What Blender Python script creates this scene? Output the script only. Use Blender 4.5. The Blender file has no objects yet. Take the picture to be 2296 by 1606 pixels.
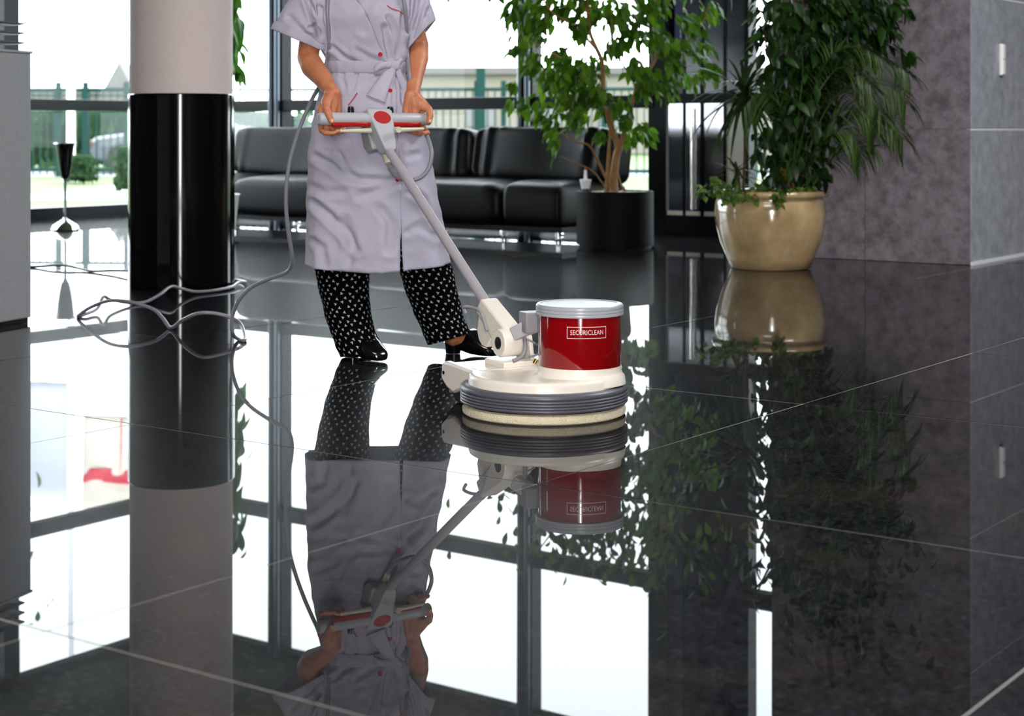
import bpy, bmesh, math, random
from mathutils import Vector, Matrix, noise, Euler

sc = bpy.context.scene
COL = sc.collection
random.seed(7)

# ------------------------------------------------------------------ camera
F, CX, HY, H = 3765.0, 1148.0, 290.0, 0.85      # focal length in pixels, principal point, eye height (m)
cd = bpy.data.cameras.new('camera')
cd.sensor_width = 36.0
cd.lens = F / 2296.0 * 36.0
cd.shift_y = -(803.0 - HY) / 2296.0
cd.clip_end = 500
cd.dof.use_dof = True
cd.dof.focus_distance = 5.35
cd.dof.aperture_fstop = 4.4
cam = bpy.data.objects.new('camera', cd)
cam.location = (0, 0, H)
cam.rotation_euler = (math.radians(90), 0, 0)
COL.objects.link(cam)
sc.camera = cam

# the building's own axes: E1 runs towards the right-hand glass wall, E2 towards the left-hand one
E1 = Vector((0.583, 0.8126, 0)).normalized()
E2 = Vector((-E1.y, E1.x, 0))
def R(a, b, z=0.0):
    return E1 * a + E2 * b + Vector((0, 0, z))
def P(x, y, Y):
    return Vector(((x - CX) / F * Y, Y, H - (y - HY) / F * Y))
RZ = math.atan2(E1.y, E1.x)
WA, WB = 11.92, 12.70           # inner planes of the two glass walls
CEIL = 4.30

# ------------------------------------------------------------------ world and lights
w = bpy.data.worlds.new('overcast_sky')
sc.world = w
w.use_nodes = True
bgn = w.node_tree.nodes['Background']
bgn.inputs['Color'].default_value = (0.88, 0.94, 1.0, 1)
bgn.inputs['Strength'].default_value = 10.0

def area(name, loc, direction, sx, sy, power, color=(1, 1, 1)):
    l = bpy.data.lights.new(name, 'AREA')
    l.shape = 'RECTANGLE'; l.size = sx; l.size_y = sy
    l.energy = power; l.color = color
    o = bpy.data.objects.new(name, l)
    o.location = loc
    o.rotation_euler = Vector(direction).to_track_quat('-Z', 'Y').to_euler()
    COL.objects.link(o)
    return o
# daylight through the glazed entrance behind the photographer
area('entrance_daylight', R(-3.5, -2.85, 1.35), E1, 0.75, 2.6, 570, (1.0, 0.96, 0.91))
# added overhead fill without fixtures: general front fill, then one for the stone block
area('ceiling_fill', R(1.2, 1.6, 4.22), (0, 0, -1), 2.4, 2.4, 190, (1.0, 0.95, 0.88))
area('ceiling_fill', R(8.0, 0.4, 4.22), (0, 0, -1), 2.0, 2.0, 300, (0.97, 0.97, 1.0))

sc.view_settings.view_transform = 'Standard'
sc.view_settings.look = 'None'
sc.view_settings.gamma = 1.0
sc.view_settings.use_curve_mapping = False
sc.view_settings.exposure = 0.0
sc.cycles.max_bounces = 6
sc.cycles.diffuse_bounces = 3
sc.cycles.glossy_bounces = 4
sc.cycles.transparent_max_bounces = 12
sc.cycles.sample_clamp_indirect = 8.0
sc.cycles.use_denoising = True
sc.cycles.adaptive_threshold = 0.05
sc.cycles.use_light_tree = False

# ------------------------------------------------------------------ materials
def srgb(r, g, b):
    f = lambda c: (c / 255 / 12.92) if c / 255 <= 0.04045 else ((c / 255 + 0.055) / 1.055) ** 2.4
    return (f(r), f(g), f(b), 1)
MATS = {}
def mat(name, color, rough=0.5, metal=0.0, spec=0.5, coat=0.0, coat_rough=0.03, var=0.0, scale=8.0, bump=0.0,
        bump_scale=60.0, var2=None, sheen=0.0, trans=0.0, rough_var=0.0):
    """Principled material; var mixes in a second colour by noise in object space."""
    if name in MATS:
        return MATS[name]
    m = bpy.data.materials.new(name); m.use_nodes = True
    nt = m.node_tree; N = nt.nodes; L = nt.links
    b = N['Principled BSDF']
    b.inputs['Base Color'].default_value = color
    b.inputs['Roughness'].default_value = rough
    b.inputs['Metallic'].default_value = metal
    b.inputs['Specular IOR Level'].default_value = spec
    b.inputs['Coat Weight'].default_value = coat
    b.inputs['Coat Roughness'].default_value = coat_rough
    b.inputs['Sheen Weight'].default_value = sheen
    b.inputs['Transmission Weight'].default_value = trans
    tc = N.new('ShaderNodeTexCoord')
    if var or rough_var:
        nz = N.new('ShaderNodeTexNoise'); nz.inputs['Scale'].default_value = scale
        nz.inputs['Detail'].default_value = 6; nz.inputs['Roughness'].default_value = 0.65
        L.new(tc.outputs['Object'], nz.inputs['Vector'])
        if var:
            mx = N.new('ShaderNodeMix'); mx.data_type = 'RGBA'
            c2 = var2 or tuple(max(0, min(1, c * (1 - var))) for c in color[:3]) + (1,)
            mx.inputs['A'].default_value = color; mx.inputs['B'].default_value = c2
            cr = N.new('ShaderNodeValToRGB'); cr.color_ramp.elements[0].position = 0.35; cr.color_ramp.elements[1].position = 0.68
            L.new(nz.outputs['Fac'], cr.inputs['Fac'])
            L.new(cr.outputs['Color'], mx.inputs['Factor'])
            L.new(mx.outputs['Result'], b.inputs['Base Color'])
        if rough_var:
            mr = N.new('ShaderNodeMapRange'); mr.inputs['To Min'].default_value = rough - rough_var; mr.inputs['To Max'].default_value = rough + rough_var
            L.new(nz.outputs['Fac'], mr.inputs['Value']); L.new(mr.outputs['Result'], b.inputs['Roughness'])
    if bump:
        nb = N.new('ShaderNodeTexNoise'); nb.inputs['Scale'].default_value = bump_scale; nb.inputs['Detail'].default_value = 4
        L.new(tc.outputs['Object'], nb.inputs['Vector'])
        bp = N.new('ShaderNodeBump'); bp.inputs['Strength'].default_value = bump; bp.inputs['Distance'].default_value = 0.01
        L.new(nb.outputs['Fac'], bp.inputs['Height']); L.new(bp.outputs['Normal'], b.inputs['Normal'])
    MATS[name] = m
    return m

def glass_mat(name, tint=(1, 1, 1, 1), refl=1.0):
    """thin architectural pane: clear, with a Fresnel mirror reflection"""
    m = bpy.data.materials.new(name); m.use_nodes = True
    nt = m.node_tree; N = nt.nodes; L = nt.links
    N.remove(N['Principled BSDF'])
    tr = N.new('ShaderNodeBsdfTransparent'); tr.inputs['Color'].default_value = tint
    gl = N.new('ShaderNodeBsdfGlossy'); gl.inputs['Roughness'].default_value = 0.0
    fr = N.new('ShaderNodeFresnel'); fr.inputs['IOR'].default_value = 1.45
    ml = N.new('ShaderNodeMath'); ml.operation = 'MULTIPLY'; ml.inputs[1].default_value = refl
    mx = N.new('ShaderNodeMixShader')
    L.new(fr.outputs[0], ml.inputs[0]); L.new(ml.outputs[0], mx.inputs[0])
    L.new(tr.outputs[0], mx.inputs[1]); L.new(gl.outputs[0], mx.inputs[2])
    L.new(mx.outputs[0], N['Material Output'].inputs['Surface'])
    return m

def floor_stone():
    m = bpy.data.materials.new('polished_dark_granite'); m.use_nodes = True
    nt = m.node_tree; N = nt.nodes; L = nt.links
    b = N['Principled BSDF']
    tc = N.new('ShaderNodeTexCoord'); oi = N.new('ShaderNodeObjectInfo')
    add = N.new('ShaderNodeVectorMath'); add.operation = 'ADD'
    sc_ = N.new('ShaderNodeVectorMath'); sc_.operation = 'SCALE'; sc_.inputs['Scale'].default_value = 37.0
    cmb = N.new('ShaderNodeCombineXYZ')
    L.new(oi.outputs['Random'], cmb.inputs[0]); L.new(oi.outputs['Random'], cmb.inputs[1])
    L.new(cmb.outputs[0], sc_.inputs[0]); L.new(tc.outputs['Object'], add.inputs[0]); L.new(sc_.outputs[0], add.inputs[1])
    n1 = N.new('ShaderNodeTexNoise'); n1.inputs['Scale'].default_value = 9; n1.inputs['Detail'].default_value = 9; n1.inputs['Roughness'].default_value = 0.72
    n2 = N.new('ShaderNodeTexNoise'); n2.inputs['Scale'].default_value = 2.2; n2.inputs['Detail'].default_value = 5; n2.inputs['Distortion'].default_value = 1.2
    n3 = N.new('ShaderNodeTexVoronoi'); n3.inputs['Scale'].default_value = 42
    for n in (n1, n2, n3): L.new(add.outputs[0], n.inputs['Vector'])
    r1 = N.new('ShaderNodeValToRGB'); e = r1.color_ramp.elements
    e[0].position = 0.40; e[0].color = (0.0014, 0.0015, 0.0022, 1); e[1].position = 0.72; e[1].color = (0.014, 0.0145, 0.018, 1)
    L.new(n1.outputs['Fac'], r1.inputs['Fac'])
    r2 = N.new('ShaderNodeValToRGB'); e = r2.color_ramp.elements
    e[0].position = 0.52; e[0].color = (0, 0, 0, 1); e[1].position = 0.72; e[1].color = (0.6, 0.6, 0.6, 1)
    L.new(n2.outputs['Fac'], r2.inputs['Fac'])
    mx = N.new('ShaderNodeMix'); mx.data_type = 'RGBA'
    L.new(r2.outputs['Color'], mx.inputs['Factor']); L.new(r1.outputs['Color'], mx.inputs['A']); mx.inputs['B'].default_value = (0.024, 0.016, 0.012, 1)
    r3 = N.new('ShaderNodeValToRGB'); e = r3.color_ramp.elements
    e[0].position = 0.02; e[0].color = (1, 1, 1, 1); e[1].position = 0.10; e[1].color = (0, 0, 0, 1)
    L.new(n3.outputs['Distance'], r3.inputs['Fac'])
    mx2 = N.new('ShaderNodeMix'); mx2.data_type = 'RGBA'; mx2.inputs['B'].default_value = (0.07, 0.066, 0.062, 1)
    g = N.new('ShaderNodeMath'); g.operation = 'MULTIPLY'; g.inputs[1].default_value = 0.35
    L.new(r3.outputs['Color'], g.inputs[0]); L.new(g.outputs[0], mx2.inputs['Factor']); L.new(mx.outputs['Result'], mx2.inputs['A'])
    # short pale grain and polishing scratches in the stone
    mps = N.new('ShaderNodeMapping'); mps.inputs['Scale'].default_value = (22, 95, 1); mps.inputs['Rotation'].default_value = (0, 0, -0.45)
    L.new(add.outputs[0], mps.inputs['Vector'])
    n5 = N.new('ShaderNodeTexNoise'); n5.inputs['Scale'].default_value = 2.2; n5.inputs['Detail'].default_value = 3; n5.inputs['Roughness'].default_value = 0.6
    L.new(mps.outputs[0], n5.inputs['Vector'])
    r5 = N.new('ShaderNodeValToRGB'); e = r5.color_ramp.elements
    e[0].position = 0.52; e[0].color = (0, 0, 0, 1); e[1].position = 0.70; e[1].color = (1, 1, 1, 1)
    L.new(n5.outputs['Fac'], r5.inputs['Fac'])
    mx3 = N.new('ShaderNodeMix'); mx3.data_type = 'RGBA'; mx3.inputs['B'].default_value = (0.042, 0.045, 0.052, 1)
    L.new(r5.outputs['Color'], mx3.inputs['Factor']); L.new(mx2.outputs['Result'], mx3.inputs['A'])
    L.new(mx3.outputs['Result'], b.inputs['Base Color'])
    b.inputs['Roughness'].default_value = 0.32
    b.inputs['Specular IOR Level'].default_value = 0.003
    b.inputs['Specular Tint'].default_value = (0.62, 0.76, 1.0, 1)
    b.inputs['Coat Weight'].default_value = 0.8
    b.inputs['Coat IOR'].default_value = 1.28
    # wear marks of the polishing pad vary the gloss
    mp = N.new('ShaderNodeMapping'); mp.inputs['Scale'].default_value = (3, 26, 1); mp.inputs['Rotation'].default_value = (0, 0, 0.5)
    L.new(add.outputs[0], mp.inputs['Vector'])
    n4 = N.new('ShaderNodeTexNoise'); n4.inputs['Scale'].default_value = 7; n4.inputs['Detail'].default_value = 5
    L.new(mp.outputs[0], n4.inputs['Vector'])
    mr = N.new('ShaderNodeMapRange'); mr.inputs['From Min'].default_value = 0.3; mr.inputs['From Max'].default_value = 0.75
    mr.inputs['To Min'].default_value = 0.002; mr.inputs['To Max'].default_value = 0.016
    L.new(n4.outputs['Fac'], mr.inputs['Value']); L.new(mr.outputs['Result'], b.inputs['Coat Roughness'])
    return m

def stone_panel(name, c0, c1, sc0, rough, spec=0.4):
    m = bpy.data.materials.new(name); m.use_nodes = True
    nt = m.node_tree; N = nt.nodes; L = nt.links
    b = N['Principled BSDF']; tc = N.new('ShaderNodeTexCoord'); oi = N.new('ShaderNodeObjectInfo')
    add = N.new('ShaderNodeVectorMath'); add.operation = 'ADD'
    L.new(tc.outputs['Object'], add.inputs[0])
    cmb = N.new('ShaderNodeCombineXYZ'); ml = N.new('ShaderNodeMath'); ml.operation = 'MULTIPLY'; ml.inputs[1].default_value = 19
    L.new(oi.outputs['Random'], ml.inputs[0]); L.new(ml.outputs[0], cmb.inputs[0]); L.new(ml.outputs[0], cmb.inputs[2]); L.new(cmb.outputs[0], add.inputs[1])
    n1 = N.new('ShaderNodeTexNoise'); n1.inputs['Scale'].default_value = sc0; n1.inputs['Detail'].default_value = 10; n1.inputs['Roughness'].default_value = 0.75
    L.new(add.outputs[0], n1.inputs['Vector'])
    r = N.new('ShaderNodeValToRGB'); e = r.color_ramp.elements
    e[0].position = 0.36; e[0].color = c0; e[1].position = 0.66; e[1].color = c1
    L.new(n1.outputs['Fac'], r.inputs['Fac']); L.new(r.outputs['Color'], b.inputs['Base Color'])
    b.inputs['Roughness'].default_value = rough; b.inputs['Specular IOR Level'].default_value = spec
    return m

def trouser_print():
    m = bpy.data.materials.new('black_cotton_with_white_sprigs'); m.use_nodes = True
    nt = m.node_tree; N = nt.nodes; L = nt.links
    b = N['Principled BSDF']; tc = N.new('ShaderNodeTexCoord')
    vo = N.new('ShaderNodeTexVoronoi'); vo.voronoi_dimensions = '2D'; vo.inputs['Scale'].default_value = 1.0; vo.inputs['Randomness'].default_value = 0.42
    mp = N.new('ShaderNodeMapping'); mp.inputs['Scale'].default_value = (43, 43, 43); mp.inputs['Rotation'].default_value = (0, 0, 0.7)
    L.new(tc.outputs['UV'], mp.inputs['Vector']); L.new(mp.outputs[0], vo.inputs['Vector'])
    sub = N.new('ShaderNodeVectorMath'); sub.operation = 'SUBTRACT'
    L.new(mp.outputs[0], sub.inputs[0]); L.new(vo.outputs['Position'], sub.inputs[1])
    sep = N.new('ShaderNodeSeparateXYZ'); L.new(sub.outputs[0], sep.inputs[0])
    at = N.new('ShaderNodeMath'); at.operation = 'ARCTAN2'; L.new(sep.outputs[1], at.inputs[0]); L.new(sep.outputs[0], at.inputs[1])
    sepc = N.new('ShaderNodeSeparateColor'); L.new(vo.outputs['Color'], sepc.inputs[0])
    a3 = N.new('ShaderNodeMath'); a3.operation = 'MULTIPLY_ADD'; a3.inputs[1].default_value = 3.0
    ph = N.new('ShaderNodeMath'); ph.operation = 'MULTIPLY'; ph.inputs[1].default_value = 6.28
    L.new(sepc.outputs[0], ph.inputs[0]); L.new(at.outputs[0], a3.inputs[0]); L.new(ph.outputs[0], a3.inputs[2])
    cs = N.new('ShaderNodeMath'); cs.operation = 'COSINE'; L.new(a3.outputs[0], cs.inputs[0])
    rr = N.new('ShaderNodeMath'); rr.operation = 'MULTIPLY_ADD'; rr.inputs[1].default_value = 0.07; rr.inputs[2].default_value = 0.175
    L.new(cs.outputs[0], rr.inputs[0])
    lt = N.new('ShaderNodeMath'); lt.operation = 'LESS_THAN'; L.new(vo.outputs['Distance'], lt.inputs[0]); L.new(rr.outputs[0], lt.inputs[1])
    mx = N.new('ShaderNodeMix'); mx.data_type = 'RGBA'
    mx.inputs['A'].default_value = (0.0012, 0.0012, 0.0014, 1); mx.inputs['B'].default_value = (0.42, 0.42, 0.47, 1)
    L.new(lt.outputs[0], mx.inputs['Factor']); L.new(mx.outputs['Result'], b.inputs['Base Color'])
    b.inputs['Roughness'].default_value = 0.85; b.inputs['Specular IOR Level'].default_value = 0.05
    return m

def leaf_mat(name, c0, c1, rough=0.38, trans=0.35, spec=0.3):
    m = bpy.data.materials.new(name); m.use_nodes = True
    nt = m.node_tree; N = nt.nodes; L = nt.links
    b = N['Principled BSDF']
    oi = N.new('ShaderNodeObjectInfo'); ge = N.new('ShaderNodeNewGeometry')
    ad = N.new('ShaderNodeMath'); ad.operation = 'ADD'; fr = N.new('ShaderNodeMath'); fr.operation = 'FRACT'
    L.new(oi.outputs['Random'], ad.inputs[0]); L.new(ge.outputs['Random Per Island'], ad.inputs[1]); L.new(ad.outputs[0], fr.inputs[0])
    mx = N.new('ShaderNodeMix'); mx.data_type = 'RGBA'; mx.inputs['A'].default_value = c0; mx.inputs['B'].default_value = c1
    L.new(fr.outputs[0], mx.inputs['Factor']); L.new(mx.outputs['Result'], b.inputs['Base Color'])
    b.inputs['Roughness'].default_value = rough
    b.inputs['Specular IOR Level'].default_value = spec
    tl = N.new('ShaderNodeBsdfTranslucent'); L.new(mx.outputs['Result'], tl.inputs['Color'])
    ms = N.new('ShaderNodeMixShader'); ms.inputs[0].default_value = trans
    L.new(b.outputs[0], ms.inputs[1]); L.new(tl.outputs[0], ms.inputs[2]); L.new(ms.outputs[0], N['Material Output'].inputs['Surface'])
    return m

# ------------------------------------------------------------------ mesh helpers
ORIG = {}          # world origin of every thing, so that parts can be written in world coordinates
def prop(o, label=None, cat=None, group=None, kind=None):
    if label: o['label'] = label
    if cat: o['category'] = cat
    if group: o['group'] = group
    if kind: o['kind'] = kind
    return o
def thing(name, loc, label=None, cat=None, group=None, kind=None):
    o = bpy.data.objects.new(name, None)
    o.empty_display_size = 0.1
    COL.objects.link(o); o.location = loc
    ORIG[o.name] = Vector(loc)
    return prop(o, label, cat, group, kind)

class MB:
    def __init__(self):
        self.v, self.f, self.uv = [], [], None
    def add(self, verts, faces):
        n = len(self.v)
        self.v += [Vector(p) for p in verts]
        self.f += [tuple(i + n for i in f) for f in faces]
        return self
    def box(self, c, s, ex=None, ey=None, ez=None):
        c = Vector(c); ex = Vector(ex) if ex else Vector((1, 0, 0)); ey = Vector(ey) if ey else Vector((0, 1, 0)); ez = Vector(ez) if ez else Vector((0, 0, 1))
        vs = [c + ex * (x * s[0] / 2) + ey * (y * s[1] / 2) + ez * (z * s[2] / 2) for z in (-1, 1) for y in (-1, 1) for x in (-1, 1)]
        fs = [(0, 2, 3, 1), (4, 5, 7, 6), (0, 1, 5, 4), (2, 6, 7, 3), (0, 4, 6, 2), (1, 3, 7, 5)]
        return self.add(vs, fs)
    def rbox(self, a0, a1, b0, b1, z0, z1):
        """box in the building's axes"""
        return self.box(R((a0 + a1) / 2, (b0 + b1) / 2, (z0 + z1) / 2), (abs(a1 - a0), abs(b1 - b0), abs(z1 - z0)), E1, E2)
    def loft(self, rings, closed=True, cap=True):
        n = len(rings[0]); base = len(self.v)
        for r in rings: self.v += [Vector(p) for p in r]
        for i in range(len(rings) - 1):
            for j in range(n if closed else n - 1):
                k = (j + 1) % n
                self.f.append((base + i * n + j, base + i * n + k, base + (i + 1) * n + k, base + (i + 1) * n + j))
        if cap and closed:
            self.f.append(tuple(base + j for j in range(n))[::-1])
            self.f.append(tuple(base + (len(rings) - 1) * n + j for j in range(n)))
        return self
    def tube(self, pts, rad, n=10, cap=True, flat=1.0):
        pts = [Vector(p) for p in pts]
        rad = list(rad) if hasattr(rad, '__len__') else [rad] * len(pts)
        rings = []; t_prev = None; u = None
        for i, p in enumerate(pts):
            t = (pts[min(i + 1, len(pts) - 1)] - pts[max(i - 1, 0)]).normalized()
            if u is None:
                ref = Vector((0, 0, 1)) if abs(t.z) < 0.9 else Vector((1, 0, 0))
                u = (ref - t * ref.dot(t)).normalized()
            else:
                u = (u - t * u.dot(t)); u = u.normalized() if u.length > 1e-6 else t.orthogonal().normalized()
            v = t.cross(u)
            rings.append([p + (u * math.cos(q) * flat + v * math.sin(q)) * rad[i] for q in (2 * math.pi * k / n for k in range(n))])
        return self.loft(rings, True, cap)
    def capsule(self, pts, rad, n=12):
        """chain of round sections with domed ends (closed solid)"""
        pts = [Vector(p) for p in pts]; rad = list(rad)
        d0 = (pts[0] - pts[1]).normalized(); d1 = (pts[-1] - pts[-2]).normalized()
        P0 = [pts[0] + d0 * rad[0] * math.sin(q) for q in (1.45, 1.0, 0.5)]; R0 = [rad[0] * math.cos(q) for q in (1.45, 1.0, 0.5)]
        P1 = [pts[-1] + d1 * rad[-1] * math.sin(q) for q in (0.5, 1.0, 1.45)]; R1 = [rad[-1] * math.cos(q) for q in (0.5, 1.0, 1.45)]
        return self.tube(P0 + pts + P1, R0 + rad + R1, n)
    def lathe(self, prof, c, n=48, axis=None, up=None, cap=True):
        """prof: (radius, height) pairs"""
        c = Vector(c); up = Vector(up).normalized() if up else Vector((0, 0, 1))
        x = up.orthogonal().normalized() if abs(up.z) < 0.999 else Vector((1, 0, 0)); y = up.cross(x)
        rings = [[c + up * h + (x * math.cos(q) + y * math.sin(q)) * max(r, 1e-5) for q in (2 * math.pi * k / n for k in range(n))] for r, h in prof]
        return self.loft(rings, True, cap)
    def prism(self, poly, thick, o, ex, ey):
        """polygon in the plane (ex, ey) at o, extruded both ways along the normal"""
        o = Vector(o); ex = Vector(ex); ey = Vector(ey); nz = ex.cross(ey).normalized()
        a = [o + ex * p[0] + ey * p[1] - nz * thick / 2 for p in poly]
        b = [o + ex * p[0] + ey * p[1] + nz * thick / 2 for p in poly]
        n = len(poly); base = len(self.v); self.v += a + b
        self.f.append(tuple(base + i for i in range(n))[::-1]); self.f.append(tuple(base + n + i for i in range(n)))
        for i in range(n):
            k = (i + 1) % n
            self.f.append((base + i, base + k, base + n + k, base + n + i))
        return self
    def superell(self, c, s, ex, ey, ez, e1=0.3, e2=0.3, nu=40, nv=20, disp=None):
        c = Vector(c); f = lambda t, e: math.copysign(abs(t) ** e, t)
        rings = []
        for i in range(nv + 1):
            ph = -math.pi / 2 + math.pi * i / nv
            cp, sp = f(math.cos(ph), e1), f(math.sin(ph), e1)
            row = []
            for j in range(nu):
                th = 2 * math.pi * j / nu
                l = Vector((s[0] * cp * f(math.cos(th), e2), s[1] * cp * f(math.sin(th), e2), s[2] * sp))
                if disp: l = disp(l)
                row.append(c + ex * l.x + ey * l.y + ez * l.z)
            rings.append(row)
        return self.loft(rings, True, True)
    def build(self, name, m, parent=None, smooth=True, label=None, cat=None, group=None, kind=None, bevel=0.0, subsurf=0, origin=None, angle=40):
        if parent is not None:
            org = ORIG[parent.name]
        elif origin is not None:
            org = Vector(origin)
        else:
            lo = Vector((min(p.x for p in self.v), min(p.y for p in self.v), min(p.z for p in self.v)))
            hi = Vector((max(p.x for p in self.v), max(p.y for p in self.v), max(p.z for p in self.v)))
            org = Vector(((lo.x + hi.x) / 2, (lo.y + hi.y) / 2, lo.z))
        me = bpy.data.meshes.new(name)
        me.from_pydata([tuple(p - org) for p in self.v], [], self.f)
        bm = bmesh.new(); bm.from_mesh(me)
        bmesh.ops.recalc_face_normals(bm, faces=bm.faces)
        bm.to_mesh(me); bm.free()
        if m: me.materials.append(m)
        if smooth:
            for p in me.polygons: p.use_smooth = True
            try: me.set_sharp_from_angle(angle=math.radians(angle))
            except Exception: pass
        o = bpy.data.objects.new(name, me)
        COL.objects.link(o)
        if parent is not None: o.parent = parent
        else: o.location = org
        ORIG[o.name] = org
        if bevel:
            md = o.modifiers.new('bevel', 'BEVEL'); md.width = bevel; md.segments = 2; md.limit_method = 'ANGLE'; md.angle_limit = math.radians(40)
        if subsurf:
            md = o.modifiers.new('subsurf', 'SUBSURF'); md.levels = subsurf; md.render_levels = subsurf
        return prop(o, label, cat, group, kind)

def spline(pts, n=8):
    """Catmull-Rom through pts"""
    pts = [Vector(p) for p in pts]; out = []
    for i in range(len(pts) - 1):
        p0, p1, p2, p3 = pts[max(i - 1, 0)], pts[i], pts[i + 1], pts[min(i + 2, len(pts) - 1)]
        for k in range(n):
            t = k / n
            out.append(0.5 * ((2 * p1) + (p2 - p0) * t + (2 * p0 - 5 * p1 + 4 * p2 - p3) * t * t + (3 * p1 - p0 - 3 * p2 + p3) * t ** 3))
    return out + [pts[-1]]
def lerp_table(tab, y):
    """tab: rows (key, values...) sorted by key"""
    if y <= tab[0][0]: return tab[0][1:]
    for r0, r1 in zip(tab, tab[1:]):
        if y <= r1[0]:
            t = (y - r0[0]) / (r1[0] - r0[0]); t2 = t * t * (3 - 2 * t) * 0.5 + t * 0.5
            return tuple(a + (b - a) * t2 for a, b in zip(r0[1:], r1[1:]))
    return tab[-1][1:]

# ================================================================== the setting
M_floor = floor_stone()
M_grout = mat('grout', (0.42, 0.41, 0.40, 1), 0.7)
M_black = mat('black_frame', (0.004, 0.005, 0.007, 1), 0.35, spec=0.14)
M_ceil = mat('ceiling_paint', (0.16, 0.165, 0.15, 1), 0.9)
M_plaster = mat('dark_panelling', (0.07, 0.065, 0.06, 1), 0.7)
M_glass = glass_mat('window_glass', (0.97, 0.99, 0.985, 1), 0.10)
M_tint = mat('smoked_blue_glass', (0.018, 0.026, 0.042, 1), 0.16, spec=0.6, var=0.5, scale=1.4)
M_satin = mat('satin_steel', (0.46, 0.46, 0.49, 1), 0.17, metal=1.0)

floor = MB().rbox(-3.6, WA + 0.1, -6.0, WB + 0.1, -0.2, -0.0009).build('floor', M_grout, smooth=False, kind='structure', label='dark polished granite tile floor with pale joints')
TILE = 1.437
tm = None
ia0 = -4
for i in range(-4, 8):
    for j in range(-5, 9):
        a0, b0 = 1.85 + 1.447 * i, 0.885 + 1.412 * j
        a1, b1 = a0 + 1.447, b0 + 1.412
        a0, a1, b0, b1 = max(a0, -3.6), min(a1, WA), max(b0, -6.0), min(b1, WB)
        if a1 - a0 < 0.05 or b1 - b0 < 0.05: continue
        c = R((a0 + a1) / 2, (b0 + b1) / 2, 0)
        if c.y < 0.5: continue
        g = 0.0024
        o = MB().box((c.x, c.y, -0.002), (a1 - a0 - 2 * g, b1 - b0 - 2 * g, 0.004), E1, E2).build('tile', M_floor, None, smooth=False, origin=(c.x, c.y, 0))
        o.parent = floor; o.location = c - ORIG[floor.name]
        rr = random.Random(i * 31 + j * 7 + 5)
        o.rotation_euler = (rr.uniform(-1, 1) * 0.0007, rr.uniform(-1, 1) * 0.0007, 0)

MB().rbox(-3.6, WA + 0.3, -6.0, WB + 0.3, CEIL, CEIL + 0.2).build('ceiling', M_ceil, smooth=False, kind='structure', label='plain grey ceiling above the lobby')

# walls behind and beside the photographer
MB().rbox(-3.9, -3.6, -6.0, -4.1, 0, CEIL).rbox(-3.9, -3.6, -1.6, WB, 0, CEIL).rbox(-3.9, -3.6, -4.1, -1.6, 2.75, CEIL).build('wall_back', M_plaster, smooth=False, kind='structure', label='dark panelled wall behind the viewer')
MB().rbox(-3.9, WA + 0.3, -6.3, -6.0, 0, CEIL).build('wall_side', M_plaster, smooth=False, kind='structure', label='dark panelled side wall')
MB().rbox(WA, WA + 0.3, -6.0, 3.9, 0, CEIL).build('wall_rear_right', M_plaster, smooth=False, kind='structure', label='dark panelled wall past the stone block')
MB().rbox(-3.9, -0.4, WB, WB + 0.3, 0, CEIL).rbox(3.0, 6.85, WB, WB + 0.3, 0, CEIL).rbox(-0.4, 3.0, WB, WB + 0.3, 0, 0.35).rbox(-0.4, 3.0, WB, WB + 0.3, 2.0, CEIL).build('wall_left', M_plaster, smooth=False, kind='structure', label='dark panelled wall past the left windows')

MB().box((-5.1, 8.5, 1.3), (0.12, 2.3, 2.6)).build('blocker_wall', M_plaster, smooth=False, kind='structure', label='unseen dark wall added to block the low left window from the column')  # unseen wall added to keep the low window's glare off the black column
# glazed walls: black posts, sill, two transoms and a head; every bay is a window with its panes
T1, T2 = 1.08, 2.88
def bay(n, axis, p0, p1, posts=True, panes=True):
    """one window bay on the right-hand glass wall (axis 'a') or on the left-hand one (axis 'b')"""
    mid = (p0 + p1) / 2
    loc = R(WA + 0.05, mid, 0) if axis == 'a' else R(mid, WB + 0.05, 0)
    t = thing('window_%d' % n, loc, 'black framed floor to ceiling window bay', None, None, 'structure')
    def bx(q0, q1, d0, d1, z0, z1):
        return MB().rbox(WA + d0, WA + d1, q0, q1, z0, z1) if axis == 'a' else MB().rbox(q0, q1, WB + d0, WB + d1, z0, z1)
    bx(p0, p1, -0.02, 0.12, 0.0, 0.115).build('sill', M_black, t, smooth=False)
    bx(p0, p1, -0.03, 0.10, T1 - 0.054, T1 + 0.054).build('transom', M_black, t, smooth=False, bevel=0.008)
    bx(p0, p1, -0.03, 0.10, T2 - 0.065, T2 + 0.065).build('transom', M_black, t, smooth=False, bevel=0.008)
    bx(p0, p1, -0.02, 0.10, 4.2, 4.3).build('head', M_black, t, smooth=False)
    if panes:
        for z0, z1 in ((0.115, T1 - 0.054), (T1 + 0.054, T2 - 0.065), (T2 + 0.065, 4.2)):
            bx(p0, p1, 0.04, 0.046, z0, z1).build('pane', M_glass, t, smooth=False)
    return t
def mullion(axis, p, half, t, round_pair=False):
    def bx(q0, q1, d0, d1):
        return MB().rbox(WA + d0, WA + d1, q0, q1, 0.0, 4.25) if axis == 'a' else MB().rbox(q0, q1, WB + d0, WB + d1, 0.0, 4.25)
    bx(p - half, p + half, -0.02, 0.12).build('post', M_black, t, smooth=False)
    if round_pair:
        for s in (-1, 1):
            c = R(WA - 0.055, p + s * half * 0.55) if axis == 'a' else R(p + s * half * 0.55, WB - 0.055)
            MB().tube([c + Vector((0, 0, 0.02)), c + Vector((0, 0, 4.25))], half * 0.36, 14).build('rail', mat('blue_grey_metal', (0.10, 0.12, 0.15, 1), 0.3, metal=0.6), t)

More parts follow.
